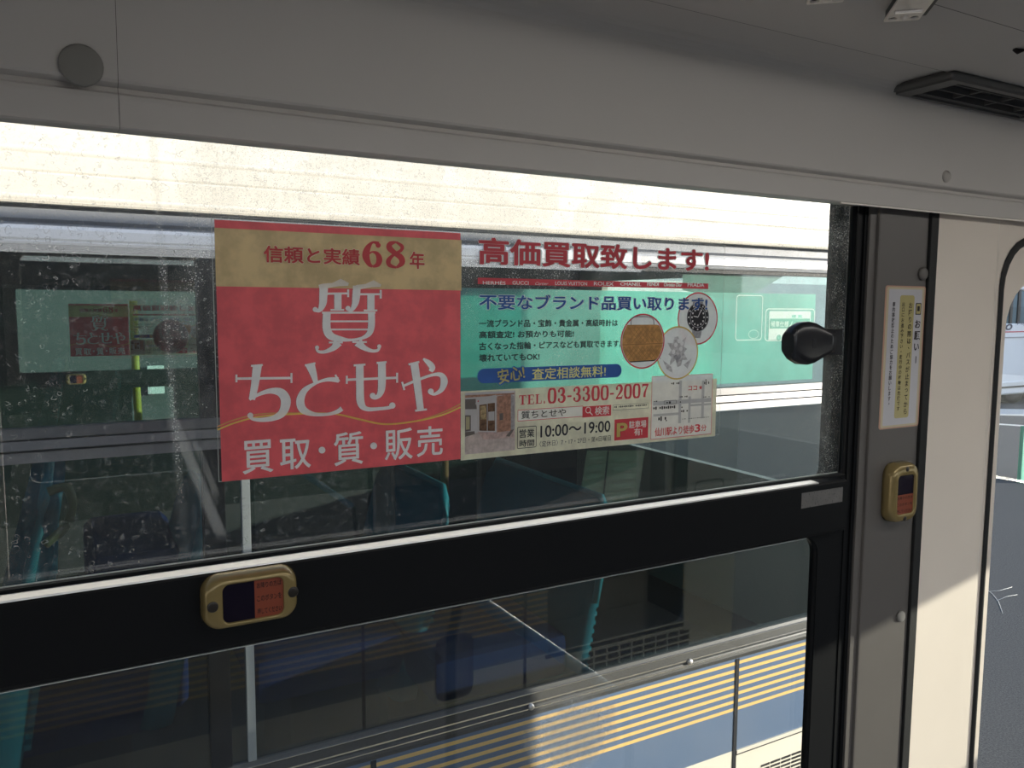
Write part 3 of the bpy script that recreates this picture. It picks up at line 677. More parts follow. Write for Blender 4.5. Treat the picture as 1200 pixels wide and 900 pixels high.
# white wedge with a slanting edge above it and paper notices below the rail
paper = film('white_wedge_film', (.82, .86, .84), .5, .12, .5, .04)
pts = [(800, 321), (919, 323), (878, 347), (856, 352), (800, 340)]
sh = plate('white_wedge', [[xz(*p, YFm+.008) for p in pts]], yfm+.0075, yfm+.008, paper); tag(sh, 'white slanting wedge inside the neighbouring bus window above the green film', 'white wedge')

# ================================================================== BEYOND: dark hall behind the neighbouring bus, coach at the far right
tag(B().box(5.2, 12, -H, 15.5, 12.3, .55).build('backdrop', mat('pale_backdrop', (.78, .78, .74), .7)), 'added pale sunlit surface that brightens the green film on the neighbouring bus from behind', 'backdrop')  # added to brighten the green film from behind
tag(B().box(27, 3.6, -H, 50, 5, 7).build('shade_block', mat('concrete', (.40, .39, .37), .8)), 'added unseen concrete block that shades the white coach', 'building')  # added out of view to cast shade on the coach
hall = B(); hall.box(-14, 6.6, -H, 2.6, 9, 3.2)
ho = hall.build('building', mat('dark_wall', (.12, .125, .125), .8, 0, .3, .2, 2)); tag(ho, 'dark building wall seen through the windows of the neighbouring bus', 'building')
bw = B().box(-16, -9.0, -H, 7.5, -8.4, .5).build('sky_blocker', mat('dark_wall', (.12, .125, .125)), None); tag(bw, 'added unseen dark wall outside the opposite windows that keeps low sky out of reflections', 'wall')  # added out of view to darken what the panes reflect
ypY = YFAR+.55; yp = at(159, 430, ypY); yq = at(162, 488, ypY)
tag(B().tube([(yq.x, yw(ypY), -H), (yq.x, yw(ypY), yq.z), (yp.x, yw(ypY), yq.z+.14), (yp.x, yw(ypY), .02)], .020).build('yellow_post', yellow), 'thin yellow post behind the far window of the neighbouring bus, under its red advert', 'post')
q0, q1 = at(173, 443, 7.25), at(193, 461, 7.25)
tag(B().box(q0.x, yw(7.25), q1.z, q1.x, yw(7.28), q0.z+.1).build('bright_patch', mat('bright_patch', (.9, .9, .88), .6)), 'pale patch standing in for the bright outside seen below the far window rail', 'board')  # pale slab in place of the bright outside
co = empty('coach', (19.5, 10.5, -H), 'white coach with lettering and thin red line, far off through the narrow side window', 'coach')
cw = mat('coach_white', (.80, .84, .88), .35, 0, .5, .02, 2)
YC = 10.7; yc = yw(YC)
def CZ(py, px=1190): return at(px, py, YC).z
cx0, cx1 = at(1160, 420, YC).x, at(1260, 420, YC).x+6
cb0, cb1, ct = CZ(462), CZ(379), CZ(340)
B().box(cx0, yc, cb0, cx1, yc+2.3, cb1).build('body', cw, co, .08, 3)
B().box(cx0+.15, yc+.06, cb1-.1, cx1, yc+2.2, ct).build('window_band', mat('coach_glass', (.16, .22, .25), .08, 0, .8), co, .05)
B().box(cx0+.10, yc+.0, ct, cx1, yc+2.3, ct+.28).build('roof', cw, co, .1, 3)
for px in (1179, 1187, 1196): 
    q = at(px, 365, YC).x; B().box(q-.05, yc+.03, cb1-.02, q+.05, yc+.08, ct+.02).build('window_post', molding, co)
red = mat('red_line', (.55, .04, .06), .5)
B().box(cx0+.02, yc-.012, CZ(389.3), cx1, yc+.02, CZ(388.3)).build('red_line', red, co)
B().box(cx0+.02, yc-.02, CZ(396), cx1, yc+.02, CZ(394.6)).build('crease_line', greyband, co)
B().box(cx0+.02, yc-.03, CZ(449), cx1, yc+.02, CZ(447)).build('bumper_line', cw, co)
B().box(cx0+.02, yc-.025, CZ(454), cx1, yc+.02, CZ(452)).build('trim_line', molding, co)
lt_c = mat('dark_lettering', (.12, .12, .15), .5)
a, b = xz(1177.5, 387, YC), xz(1186, 379.5, YC); text('lettering', 'O', a[0], a[1], b[0], b[1], yc-.014, lt_c, co, .05, .25)
a, b = xz(1191, 382, YC), xz(1204, 376, YC); text('lettering', 'Hip', a[0], a[1], b[0], b[1], yc-.014, lt_c, co, 0, .25)
for q in (cx0+1.2, cx1-2):
    rings = [[(q+r*math.cos(2*PI*j/28), yc+.04+d, -H+.45+r*math.sin(2*PI*j/28)) for j in range(28)] for r, d in ((.0, .02), (.24, .02), (.28, .0), (.43, .0), (.45, .04), (.45, .25), (0, .25))]
    B().loft(rings).build('wheel', rubber, co)
# pale strips and cracks on the asphalt, green post
def gp(px, py): return ceil_pt(px, py, -H)
mk = mat('pale_ground', (.78, .78, .74), .7, 0, .3, .15, 8)
def gquad(name, pts, m, label, cat, grp=None):
    v = [gp(*p) for p in pts]; b = B(); b.add([(q.x, q.y, -H+.004) for q in v]+[(q.x, q.y, -H) for q in v], [(0, 1, 2, 3), (0, 4, 5, 1), (1, 5, 6, 2), (2, 6, 7, 3), (3, 7, 4, 0)])
    return tag(b.build(name, m), label, cat, grp)
gquad('pale_strip', [(1140, 479), (1225, 480), (1225, 488), (1140, 486)], mk, 'broad pale band painted as sunlit ground on the asphalt in front of the white coach', 'road marking')  # sunlit strip of ground put in as a pale band
gquad('pale_strip', [(1140, 494.5), (1225, 500), (1225, 501.5), (1140, 496)], mk, 'thin pale line on the asphalt in front of the broad pale band', 'road marking')
gpv = gp(1197.5, 566); gt = at(1197.5, 500, gpv.y-CAMY)
post = B(); post.box(gpv.x-.03, gpv.y, -H, gpv.x+.5, gpv.y+.05, gt.z).build
po = post.build('sign_board', mat('green_board', (.02, .33, .22), .5), None, .01); tag(po, 'green board standing on the asphalt at the edge of the narrow side window', 'board')
cr = B()
for pts in ([(1155, 690), (1163, 696), (1170, 705), (1175, 719)], [(1160, 693), (1172, 692), (1186, 688)], [(1168, 704), (1180, 699), (1192, 697)]):
    q = [gp(*p) for p in pts]; cr.tube([(v.x, v.y, -H+.001) for v in q], .0022, 6, .5)
tag(cr.build('painted_scratch', mk), 'thin forked white scratch on the asphalt seen through the narrow side window', 'scratch')

# ================================================================== THE ADVERT on the upper pane
PW = empty('window_poster', (at(545, 400, .7335).x, yw(.7335), at(545, 540, .7335).z), 'red and clear pawnshop advert film stuck inside the big upper window pane', 'poster')
red_f = film('red_film', (.90, .135, .155), .52, .07, .4, .10, 40)
gold_f = film('gold_film', (.76, .56, .29), .62, .09, .4, .16, 30)
goldl_f = film('gold_line_film', (.92, .68, .16), .6, .0, .4, .05)
oran_f = film('orange_line_film', (.80, .38, .14), .6, .0, .4, .05)
white_f = film('white_film', (.97, .97, .98), .52, .03, .4, .06, 70)
cream_f = film('cream_film', (.90, .86, .66), .60, .10, .4, .12, 45)
red_i = film('red_ink', (.70, .07, .095), .45, .03, .45, .05)
blue_i = film('blue_ink', (.03, .115, .42), .45, .02, .45, .05)
dark_i = film('dark_ink', (.022, .022, .03), .3, .02, .5, .05)
yell_f = film('yellow_film', (.90, .80, .28), .6, .02, .45, .04)
halo_f = film('pale_halo', (.80, .66, .50), .6, .02, .4, .04)
halo_w = film('white_halo', (.82, .85, .84), .6, .05, .4, .04)
lam = glass('laminate', (.95, .96, .955), .03)
YP0 = .7352
def yl(i): return YP0-.00016*i                            # print layer i
def PX(px, py, i=2): return xz(px, py, yl(i))
def flat(name, loops, i, m, parent=None): return plate(name, loops, yw(yl(i)), yw(yl(i)), m, parent or PW)
def prect(name, x0, y0, x1, y1, i, m, r=0., parent=None):
    a, b = PX(x0, y0, i), PX(x1, y1, i); r = min(r, abs(a[1]-b[1])/2-1e-4) if r else 0
    return flat(name, [rr(a[0], b[1], b[0], a[1], r) if r else [(a[0], b[1]), (b[0], b[1]), (b[0], a[1]), (a[0], a[1])]], i, m, parent)
def pframe(name, x0, y0, x1, y1, w, i, m, r=0.):
    a, b = PX(x0, y0, i), PX(x1, y1, i); q = [a[0], b[1], b[0], a[1]]
    def L(d): return rr(q[0]+d, q[1]+d, q[2]-d, q[3]-d, max(r-d, .0003))
    return flat(name, [L(0), L(w)], i, m)
def ptext(body, x0, y0, x1, y1, i, m, bold=0., name='lettering', halo=None, hb=.03, shear=0., rot=0.):
    a, b = PX(x0, y0, i), PX(x1, y1, i)
    if halo: text(name+'_outline', body, a[0]-hb*.012, b[1]-hb*.012, b[0]+hb*.012, a[1]+hb*.012, yw(yl(i-.5)), halo, PW, bold+hb, shear, rot)
    return text(name, body, a[0], b[1], b[0], a[1], yw(yl(i)), m, PW, bold, shear, rot)
prect('clear_laminate', 247, 252.5, 843, 509.2, 0, lam)
pframe('laminate_edge', 247, 252.5, 843, 509.2, .0007, .5, film('laminate_rim', (.7, .72, .70), .5, .55, .3, .02))
prect('red_panel', 251.2, 257.3, 539.6, 538, 1, red_f)
prect('gold_band', 251.2, 266.8, 540.8, 340.4, 2, gold_f)
C2 = lambda u, v: (240+u/3.75, 240+v/3.75)
C4 = lambda u, v: (540+u/3.75, 260+v/3.75)
C5 = lambda u, v: (540+u/3.75, 340+v/3.75)
def t2(body, x0, y0, x1, y1, i, m, bold=0., **kw): return ptext(body, *C2(x0, y0), *C2(x1, y1), i, m, bold, **kw)
def t4(body, x0, y0, x1, y1, i, m, bold=0., **kw): return ptext(body, *C4(x0, y0), *C4(x1, y1), i, m, bold, **kw)
def t5(body, x0, y0, x1, y1, i, m, bold=0., **kw): return ptext(body, *C5(x0, y0), *C5(x1, y1), i, m, bold, **kw)
t2('信頼と実績', 258, 178, 682, 266, 4, red_i, .022, halo=halo_f, hb=.05)
t2('年', 900, 205, 966, 283, 4, red_i, .022, halo=halo_f, hb=.05)

# drawn letters: strokes as ribbons of varying width (pixel frame of the enlarged view)
def ribbon(pts, n=8):
    P = catmull(pts, n) if len(pts) > 2 else pts; L = []; R_ = []
    for i, (u, v, w) in enumerate(P):
        a = P[max(i-1, 0)]; b = P[min(i+1, len(P)-1)]; dx, dy = b[0]-a[0], b[1]-a[1]; q = math.hypot(dx, dy) or 1
        L.append((u-dy/q*w/2, v+dx/q*w/2)); R_.append((u+dy/q*w/2, v-dx/q*w/2))
    return L+R_[::-1]
def drawn(name, shapes, i, m, parent=None):
    bm = bmesh.new()
    for j, sh in enumerate(shapes):
        loop = [xz(*C2(u, v), yl(i)) for u, v in sh]
        me = curve_mesh([loop], 0)
        for v in me.vertices: v.co = (v.co.x, yw(yl(i))-j*1.2e-5, v.co.y+H)
        bm.from_mesh(me); bpy.data.meshes.remove(me)
    me = bpy.data.meshes.new(name); bm.to_mesh(me); bm.free(); return link(name, me, m, parent or PW)
def serif(u, v, du, dv, t=9): return ribbon([(u-du, v-dv, t), (u+du, v+dv, t)])
def dotc(u, v, r): return circ(u, v, r, n=24)
six = [ribbon([(764, 172, 20), (738, 165, 10), (716, 190, 26), (708, 225, 32), (722, 260, 20), (738, 272, 10)]), ribbon([(738, 272, 9), (760, 262, 22), (767, 238, 26), (757, 215, 18), (737, 207, 8), (722, 215, 8)]), dotc(762, 178, 11)]
eight = [ribbon([(840, 163, 9), (815, 172, 22), (812, 190, 26), (835, 212, 22), (862, 232, 26), (866, 256, 24), (842, 276, 9)]), ribbon([(842, 276, 9), (812, 265, 18), (808, 243, 20), (832, 218, 12), (862, 200, 14), (866, 182, 16), (840, 163, 9)])]
drawn('numeral', six, 4, red_i); drawn('numeral', eight, 4, red_i)
pawn = [[(500, 352), (520, 346), (560, 343), (598, 325), (633, 344), (630, 356), (590, 358), (540, 366), (504, 372)], ribbon([(523, 352, 38), (521, 400, 36), (518, 435, 32), (505, 462, 20), (485, 464, 14)]), dotc(485, 460, 11),
        ribbon([(520, 391, 10), (632, 389, 9)]), serif(630, 389, 0, 17, 9), ribbon([(585, 391, 32), (585, 462, 32)]), serif(582, 462, 30, 0, 8),
        [(650, 360), (668, 352), (705, 348), (742, 331), (776, 350), (772, 361), (735, 362), (690, 370), (652, 378)], ribbon([(668, 356, 34), (665, 405, 34), (660, 435, 28), (645, 462, 16), (628, 460, 12)]), dotc(629, 455, 11),
        ribbon([(670, 393, 10), (775, 393, 9)]), serif(773, 393, 0, 19, 9), ribbon([(730, 394, 32), (730, 464, 32)]), serif(728, 464, 30, 0, 8),
        ribbon([(515, 474, 9), (750, 474, 9)]), ribbon([(536, 474, 34), (536, 545, 36), (556, 578, 34), (600, 590, 22), (640, 594, 12), (690, 586, 14), (722, 565, 24), (732, 530, 30), (732, 474, 30)]),
        ribbon([(550, 512, 8), (722, 512, 8)]), ribbon([(552, 548, 8), (722, 548, 8)]),
        ribbon([(545, 605, 8), (606, 605, 8)]), ribbon([(585, 604, 42), (566, 628, 26), (530, 645, 16), (500, 645, 13), (490, 630, 11)]), dotc(493, 627, 9),
        ribbon([(648, 603, 8), (712, 603, 8)]), ribbon([(672, 603, 42), (695, 625, 26), (730, 641, 16), (758, 640, 13), (768, 625, 11)]), dotc(766, 622, 9)]
chi = [ribbon([(138, 764, 11), (382, 761, 11)]), serif(139, 763, 0, 17, 9), serif(381, 761, 0, 22, 9), ribbon([(231, 705, 40), (220, 790, 34), (207, 856, 28)]), serif(229, 706, 26, -2, 9),
       ribbon([(196, 856, 12), (240, 832, 16), (290, 818, 24), (335, 826, 38), (356, 862, 44), (342, 912, 36), (300, 938, 24), (245, 945, 18), (208, 940, 14), (196, 925, 14)]), dotc(200, 926, 13)]
to = [ribbon([(462, 700, 42), (478, 745, 30), (488, 782, 20)]), serif(463, 701, 23, -5, 9), ribbon([(588, 770, 24), (540, 768, 17), (490, 783, 12), (440, 815, 26), (420, 860, 36), (432, 900, 34), (480, 920, 18), (540, 920, 14), (580, 910, 18), (603, 895, 22)]), serif(582, 762, 9, 15, 9)]
se = [ribbon([(622, 769, 11), (846, 760, 11)]), serif(624, 769, 0, 18, 9), serif(845, 760, 0, 22, 9), ribbon([(681, 702, 34), (682, 800, 34), (686, 870, 34), (712, 897, 20), (770, 896, 15), (815, 890, 15), (834, 878, 14)]), dotc(824, 882, 14), serif(680, 704, 26, -2, 9),
      ribbon([(778, 692, 34), (778, 790, 34), (770, 830, 26), (750, 848, 16), (732, 845, 12)]), dotc(738, 839, 13), serif(777, 693, 22, -2, 9)]
ya = [ribbon([(868, 798, 11), (930, 772, 12), (1000, 748, 13), (1038, 748, 22), (1052, 775, 32), (1040, 812, 22), (1010, 832, 13), (988, 826, 12)]), dotc(993, 820, 13), serif(872, 796, 5, 18, 9), ribbon([(920, 692, 36), (934, 790, 33), (948, 902, 30)]), serif(919, 696, 24, -6, 9), serif(950, 902, 26, -3, 9),
      ribbon([(960, 676, 8), (985, 695, 24), (1000, 715, 26), (992, 732, 18)])]
for q in (pawn, chi, to, se, ya): drawn('brand_letter', q, 6, white_f)
C3 = lambda u, v: (u, v+600)
def wave(dy, w, q0, q1): return ribbon([(*C3(56, 375+dy), w), (*C3(130, 345+dy), w), (*C3(240, 320+dy*.8), w), (*C3(400, 315+dy*.3), w), (*C3(560, 318), w), (*C3(680, 345-dy*.2), w), (*C3(790, 365-dy*.1), w), (*C3(920, 352), w), (*C3(1040, 315+dy*.7), w), (*C3(1124, 275+dy), w)])
drawn('wave_line', [wave(0, 6, 0, 0)], 3, oran_f); drawn('wave_line', [wave(14, 7, 0, 0)], 4, goldl_f)
for ch_, x0, y0, x1, y1 in (('買', 163, 432, 302, 580), ('取', 328, 425, 467, 562), ('質', 566, 396, 697, 545), ('販', 790, 380, 914, 522), ('売', 931, 370, 1046, 506)):
    t2(ch_, x0, y0+607, x1, y1+593, 6, white_f, .012)
drawn('middle_dot', [dotc(515, 1078, 15)], 6, white_f); drawn('middle_dot', [dotc(742, 1059, 15)], 6, white_f)

# right half
t4('高価買取致します!', 78, 66, 1090, 222, 4, red_i, .029, name='headline', halo=halo_w, hb=.03)
prect('brand_bar', *C4(75, 245), *C4(1087, 295), 3, red_i)
for body, x0, y0, x1, y1, sh in (('HERMÈS', 97, 256, 197, 277, 0), ('GUCCI', 227, 259, 298, 277, 0), ('Cartier', 327, 264, 385, 278, .4), ('LOUIS VUITTON', 415, 261, 555, 280, 0), ('ROLEX', 585, 263, 672, 281, 0), ('CHANEL', 701, 265, 793, 282, 0), ('FENDI', 820, 266, 870, 282, 0), ('Christian Dior', 893, 268, 972, 285, .2), ('PRADA', 997, 268, 1070, 286, 0)):
    t4(body, x0, y0, x1, y1, 5, white_f, .012 if body != 'Cartier' else 0, name='brand_word', shear=sh)
t4('不要なブランド品買い取ります!', 80, 316, 1083, 390, 7, blue_i, .022, name='subheading', halo=halo_w, hb=.035)
t4('一流ブランド品・宝飾・貴金属・高級時計は', 80, 429, 690, 459, 4, dark_i, .028, name='body_text')
t4('高額査定! お預かりも可能!', 80, 480, 497, 506, 4, dark_i, .028, name='body_text')
t4('古くなった指輪・ピアスなども買取できます。', 80, 530, 706, 550, 4, dark_i, .028, name='body_text')
t4('壊れていてもOK!', 80, 582, 346, 608, 4, dark_i, .028, name='body_text')
prect('blue_bar', *C4(73, 646), *C4(706, 682), 3, blue_i, .0125)
t4('安心!', 162, 640, 280, 700, 6, yell_f, .02, name='bar_text', halo=blue_i, hb=.10, rot=.16)
t4('査定相談無料!', 314, 643, 637, 680, 5, yell_f, .012, name='bar_text')
prect('cream_panel', 540, 458.7, 838, 511, 1, cream_f)
GL = {'0': [ribbon([(.5, .02, .10), (.22, .12, .22), (.15, .5, .30), (.22, .88, .22), (.5, .98, .10)]), ribbon([(.5, .98, .10), (.78, .88, .22), (.85, .5, .30), (.78, .12, .22), (.5, .02, .10)])],
      '3': [ribbon([(.14, .80, .16), (.30, .95, .10), (.60, .95, .18), (.72, .75, .30), (.58, .55, .16), (.38, .52, .08)]), ribbon([(.38, .52, .08), (.64, .48, .16), (.80, .28, .32), (.62, .05, .16), (.32, .04, .08), (.12, .18, .14)]), dotc(.18, .80, .11), dotc(.18, .20, .12)],
      '2': [ribbon([(.16, .76, .16), (.32, .95, .10), (.66, .94, .20), (.80, .72, .30), (.62, .45, .20), (.30, .20, .10), (.12, .05, .08)]), [(.10, .0), (.86, .0), (.94, .26), (.88, .26), (.80, .14), (.28, .14)], dotc(.22, .76, .12)],
      '7': [[(.10, .72), (.16, .72), (.24, .84), (.80, .84), (.92, .90), (.92, .99), (.12, .99)], ribbon([(.86, .93, .12), (.62, .60, .16), (.46, .30, .26), (.42, .02, .30)])],
      '-': [[(.12, .34), (.88, .34), (.88, .46), (.12, .46)]],
      'T': [[(.38, .06), (.62, .06), (.62, .92), (.38, .92)], [(.02, .90), (.98, .90), (.98, .98), (.02, .98)], [(.02, .70), (.08, .70), (.12, .92), (.02, .92)], [(.98, .70), (.92, .70), (.88, .92), (.98, .92)], [(.22, .0), (.78, .0), (.78, .07), (.22, .07)]],
      'E': [[(.18, .02), (.42, .02), (.42, .96), (.18, .96)], [(.04, .92), (.90, .92), (.90, .99), (.04, .99)], [(.04, .0), (.92, .0), (.92, .07), (.04, .07)], [(.42, .47), (.72, .47), (.72, .53), (.42, .53)], [(.90, .72), (.84, .72), (.80, .94), (.90, .94)], [(.92, .28), (.86, .28), (.82, .05), (.92, .05)], [(.70, .36), (.75, .36), (.75, .64), (.70, .64)]],
      'L': [[(.18, .02), (.42, .02), (.42, .96), (.18, .96)], [(.04, .92), (.58, .92), (.58, .99), (.04, .99)], [(.04, .0), (.92, .0), (.92, .07), (.04, .07)], [(.92, .32), (.86, .32), (.82, .05), (.92, .05)]],
      '.': [dotc(.5, .11, .16)]}
def serifs(word, wid, x0, y0, x1, y1, i, m):
    a, b = PX(x0, y0, i), PX(x1, y1, i); tot = sum(wid); u = a[0]
    for c, w_ in zip(word, wid):
        w = (b[0]-a[0])*w_/tot; bm = bmesh.new()
        for j, sh_ in enumerate(GL[c]):
            me = curve_mesh([[(u+w*(.04+.92*p), b[1]+(a[1]-b[1])*q) for p, q in sh_]], 0)
            for v in me.vertices: v.co = (v.co.x, yw(yl(i))-j*1.2e-5, v.co.y+H)
            bm.from_mesh(me); bpy.data.meshes.remove(me)
        me = bpy.data.meshes.new('phone_numeral'); bm.to_mesh(me); bm.free(); link('phone_numeral', me, m, PW); u += w
serifs('TEL.', (1, 1, .95, .5), *C4(254, 762), *C4(376, 797), 4, red_i)
serifs('03-3300-2007', (1, 1, .62, 1, 1, 1, 1, .62, 1, 1, 1, 1), *C4(380, 733), *C4(828, 770), 4, red_i)
pframe('search_box_edge', *C5(250, 527), *C5(537, 556), .0006, 3, red_i); prect('search_box', *C5(252, 529), *C5(535, 554), 2, white_f)
prect('search_button', *C5(535, 512), *C5(660, 551), 3, red_i)
t5('質ちとせや', 266, 532, 462, 553, 5, dark_i, .008, name='search_text'); t5('検索', 590, 513, 652, 545, 5, white_f, .01, name='search_text')
e = PX(*C5(560, 527), 4.5); flat('magnifier', [circ(e[0], e[1], .0036), circ(e[0], e[1], .0028)], 4.5, white_f)
a, b = PX(*C5(566, 538), 4.5), PX(*C5(578, 551), 4.5); flat('magnifier_handle', [[(a[0], a[1]), (a[0]+.0008, a[1]+.0008), (b[0]+.0008, b[1]+.0008), (b[0], b[1])]], 4.6, white_f)
pframe('hours_frame', *C5(248, 602), *C5(332, 690), .0007, 3, dark_i, .0015)
t5('営業', 258, 613, 323, 645, 4, dark_i, .015, name='hours_text'); t5('時間', 258, 660, 323, 684, 4, dark_i, .015, name='hours_text')
t5('10:00～19:00', 350, 596, 657, 622, 4, dark_i, .014, name='hours_text')
t5('〈定休日〉7・17・27日・第4日曜日', 346, 664, 658, 662-1, 4, dark_i, .0, name='hours_text')
prect('parking_panel', *C5(676, 569), *C5(822, 648), 3, red_i)
t5('P', 686, 585, 732, 642, 5, yell_f, .03, name='parking_mark', halo=film('brown_halo', (.35, .10, .05)), hb=.02)
t5('駐車場', 740, 576, 815, 602, 5, white_f, .012, name='parking_text'); t5('有!', 762, 608, 797, 637, 5, white_f, .012, name='parking_text')
pframe('licence_box', *C5(668, 505), *C5(825, 518), .0003, 3, dark_i)
def ticks(name, x0, y0, x1, y1, n, i, m):               # lines of print too small to read: rows of tiny dashes
    a, b = PX(x0, y0, i), PX(x1, y1, i); w = (b[0]-a[0])/n; bb = B()
    for j in range(n):
        if (j*7) % 11 == 3: continue
        hh = (a[1]-b[1])*(.6+.4*((j*5) % 3)/2); xx = a[0]+j*w; zz = (a[1]+b[1])/2; y = yw(yl(i))
        bb.add([(xx, y, zz-hh/2), (xx+w*.68, y, zz-hh/2), (xx+w*.68, y, zz+hh/2), (xx, y, zz+hh/2)], [(0, 1, 2, 3)])
    return bb.build(name, m, PW)
ticks('small_print', *C5(674, 510), *C5(820, 508), 22, 4, dark_i); ticks('small_print', *C5(668, 538), *C5(824, 527), 24, 4, dark_i)
# map
prect('map_panel', *C5(840, 379), *C5(1100, 632), 2, white_f); pframe('map_frame', *C5(840, 379), *C5(1100, 632), .0006, 3, red_i)
street = film('street_grey', (.62, .63, .66), .5, .0)
for x0, y0, x1, y1 in ((848, 492, 1098, 488), (962, 400, 965, 582), (1003, 470, 1006, 580), (1062, 400, 1065, 560), (848, 548, 960, 545), (1003, 505, 1098, 502)):
    a, b = PX(*C5(x0, y0), 3), PX(*C5(x1, y1), 3); w = .0007
    flat('map_street', [[(min(a[0], b[0])-w, min(a[1], b[1])-w), (max(a[0], b[0])+w, min(a[1], b[1])-w), (max(a[0], b[0])+w, max(a[1], b[1])+w), (min(a[0], b[0])-w, max(a[1], b[1])+w)]], 3, street)
pframe('station_box', *C5(893, 486), *C5(947, 500), .0004, 4, dark_i, .001); ticks('station_print', *C5(903, 490), *C5(938, 497), 3, 4.3, dark_i)
for x0, y0, x1, y1, n in ((925, 406, 962, 413, 5), (846, 513, 945, 519, 11), (868, 556, 905, 573, 4), (962, 466, 998, 470, 5), (968, 527, 1000, 535, 4), (1066, 468, 1096, 470, 4), (972, 568, 1094, 556, 13), (1070, 400, 1093, 415, 4), (848, 487, 875, 490, 3)):
    ticks('map_print', *C5(x0, y0), *C5(x1, y1), n, 4, dark_i)
for u, v in ((903, 518), (965, 492), (903, 573), (972, 515), (1077, 395)): 
    e = PX(*C5(u, v), 4); flat('map_dot', [circ(e[0], e[1], .0009, n=12)], 4, dark_i)
t5('ココ', 1000, 422, 1038, 439, 5, red_i, .02, name='map_text')
e = PX(*C5(1054, 428), 5); flat('map_star', [[(e[0]+r*math.sin(2*PI*j/10), e[1]+r*math.cos(2*PI*j/10)) for j, r in enumerate([.0032, .0013]*5)]], 5, red_i)
t5('仙川駅より徒歩', 853, 606, 1025, 628, 5, red_i, .016, name='map_text'); t5('3', 1029, 590, 1052, 622, 5, red_i, .02, name='map_text'); t5('分', 1056, 592, 1079, 618, 5, red_i, .014, name='map_text')
# round pictures
def pic(name, u, v, ru, ring, i):
    e = PX(*C4(u, v), i); r0 = PX(*C4(u, v-ru), i)[1]-e[1]
    bg = flat(name, [circ(e[0], e[1], r0*.97, n=48)], i, white_f); flat('picture_ring', [circ(e[0], e[1], r0, n=48), circ(e[0], e[1], r0*.945, n=48)], i+.3, ring, bg); return e, r0, bg
def fl(name, loops, i, m, bg): return flat(name, loops, i, m, bg)
greyp = film('grey_print', (.42, .42, .45), .5, 0, .4, .2, 300); pale_p = film('pale_print', (.62, .61, .62), .5, 0, .4, .25, 220)
e, r, bg = pic('watch_picture', 1042, 425, 116, red_i, 4)
x, z = e; cxx, czz = x+r*.0, z+r*.05
fl('watch_strap', [[(x-r*.32, z+r*.3), (x+r*.28, z+r*.42), (x+r*.20, z+r*.80), (x-r*.25, z+r*.72)]], 4.2, greyp, bg); fl('watch_strap', [[(x-r*.30, z-r*.25), (x+r*.25, z-r*.25), (x+r*.15, z-r*.75), (x-r*.25, z-r*.72)]], 4.2, greyp, bg)
fl('watch_bezel', [circ(cxx, czz, r*.56)], 4.4, greyp, bg); fl('watch_bezel_ring', [circ(cxx, czz, r*.53), circ(cxx, czz, r*.40)], 4.5, dark_i, bg); fl('watch_dial', [circ(cxx, czz, r*.37)], 4.55, dark_i, bg)
dots = B()
for j in range(12):
    for rr_, s_ in ((.30, .035), (.465, .03)):
        px_, pz_ = cxx+r*rr_*math.sin(2*PI*j/12), czz+r*rr_*math.cos(2*PI*j/12); s_r = r*s_
        dots.add([(px_-s_r, yw(yl(4.7)), pz_-s_r), (px_+s_r, yw(yl(4.7)), pz_-s_r), (px_+s_r, yw(yl(4.7)), pz_+s_r), (px_-s_r, yw(yl(4.7)), pz_+s_r)], [(0, 1, 2, 3)])
dots.build('watch_markers', white_f, bg)
fl('watch_hand', [[(cxx-r*.02, czz), (cxx+r*.02, czz), (cxx+r*.14, czz+r*.22), (cxx+r*.10, czz+r*.24)]], 4.8, white_f, bg); fl('watch_hand', [[(cxx, czz-r*.02), (cxx, czz+r*.03), (cxx-r*.22, czz+r*.06), (cxx-r*.22, czz+r*.02)]], 4.8, white_f, bg)
e, r, bg = pic('jewellery_picture', 953, 576, 118, film('gold_ring_ink', (.80, .60, .18)), 5)
x, z = e
pts = [(x+r*q*math.sin(2*PI*j/18), z+r*.05+r*q*math.cos(2*PI*j/18)*1.15) for j, q in enumerate([.5, .28, .62, .34, .45, .30, .58, .36, .5]*2)]
fl('gem_cluster', [pts], 5.2, pale_p, bg); fl('gem_heart', [[(x-r*.2, z-r*.12), (x-r*.08, z-r*.05), (x, z-r*.12), (x+r*.08, z-r*.05), (x+r*.18, z-r*.12), (x-r*.0, z-r*.38)]], 5.3, greyp, bg)
fl('gem_shadow', [[(x-r*.7, z-r*.25), (x-r*.3, z-r*.5), (x-r*.2, z-r*.75), (x-r*.5, z-r*.6)]], 5.2, pale_p, bg); fl('gem_shadow', [[(x+r*.3, z-r*.45), (x+r*.7, z-r*.2), (x+r*.5, z-r*.6)]], 5.2, pale_p, bg)
for q in ((-.1, .3), (.15, .15), (.05, .45), (-.2, .05), (.2, .35)): fl('gem', [circ(x+r*q[0], z+r*q[1], r*.09, n=8)], 5.35, white_f, bg)
e, r, bg = pic('bag_picture', 800, 525, 122, red_i, 6)
x, z = e; tan_f = film('tan_print', (.62, .34, .12), .55, 0, .4, .22, 130); tan_d = film('tan_dark_print', (.42, .22, .08), .5, 0)
def clipc(pts, q=.93):
    return [(x+(a-x)*min(1, q*r/max(1e-9, math.hypot(a-x, b-z))), z+(b-z)*min(1, q*r/max(1e-9, math.hypot(a-x, b-z)))) for a, b in pts]
def dens(pts, n=10):
    o_ = []
    for i_ in range(len(pts)):
        a, b = pts[i_], pts[(i_+1) % len(pts)]; o_ += [(a[0]+(b[0]-a[0])*t/n, a[1]+(b[1]-a[1])*t/n) for t in range(n)]
    return o_
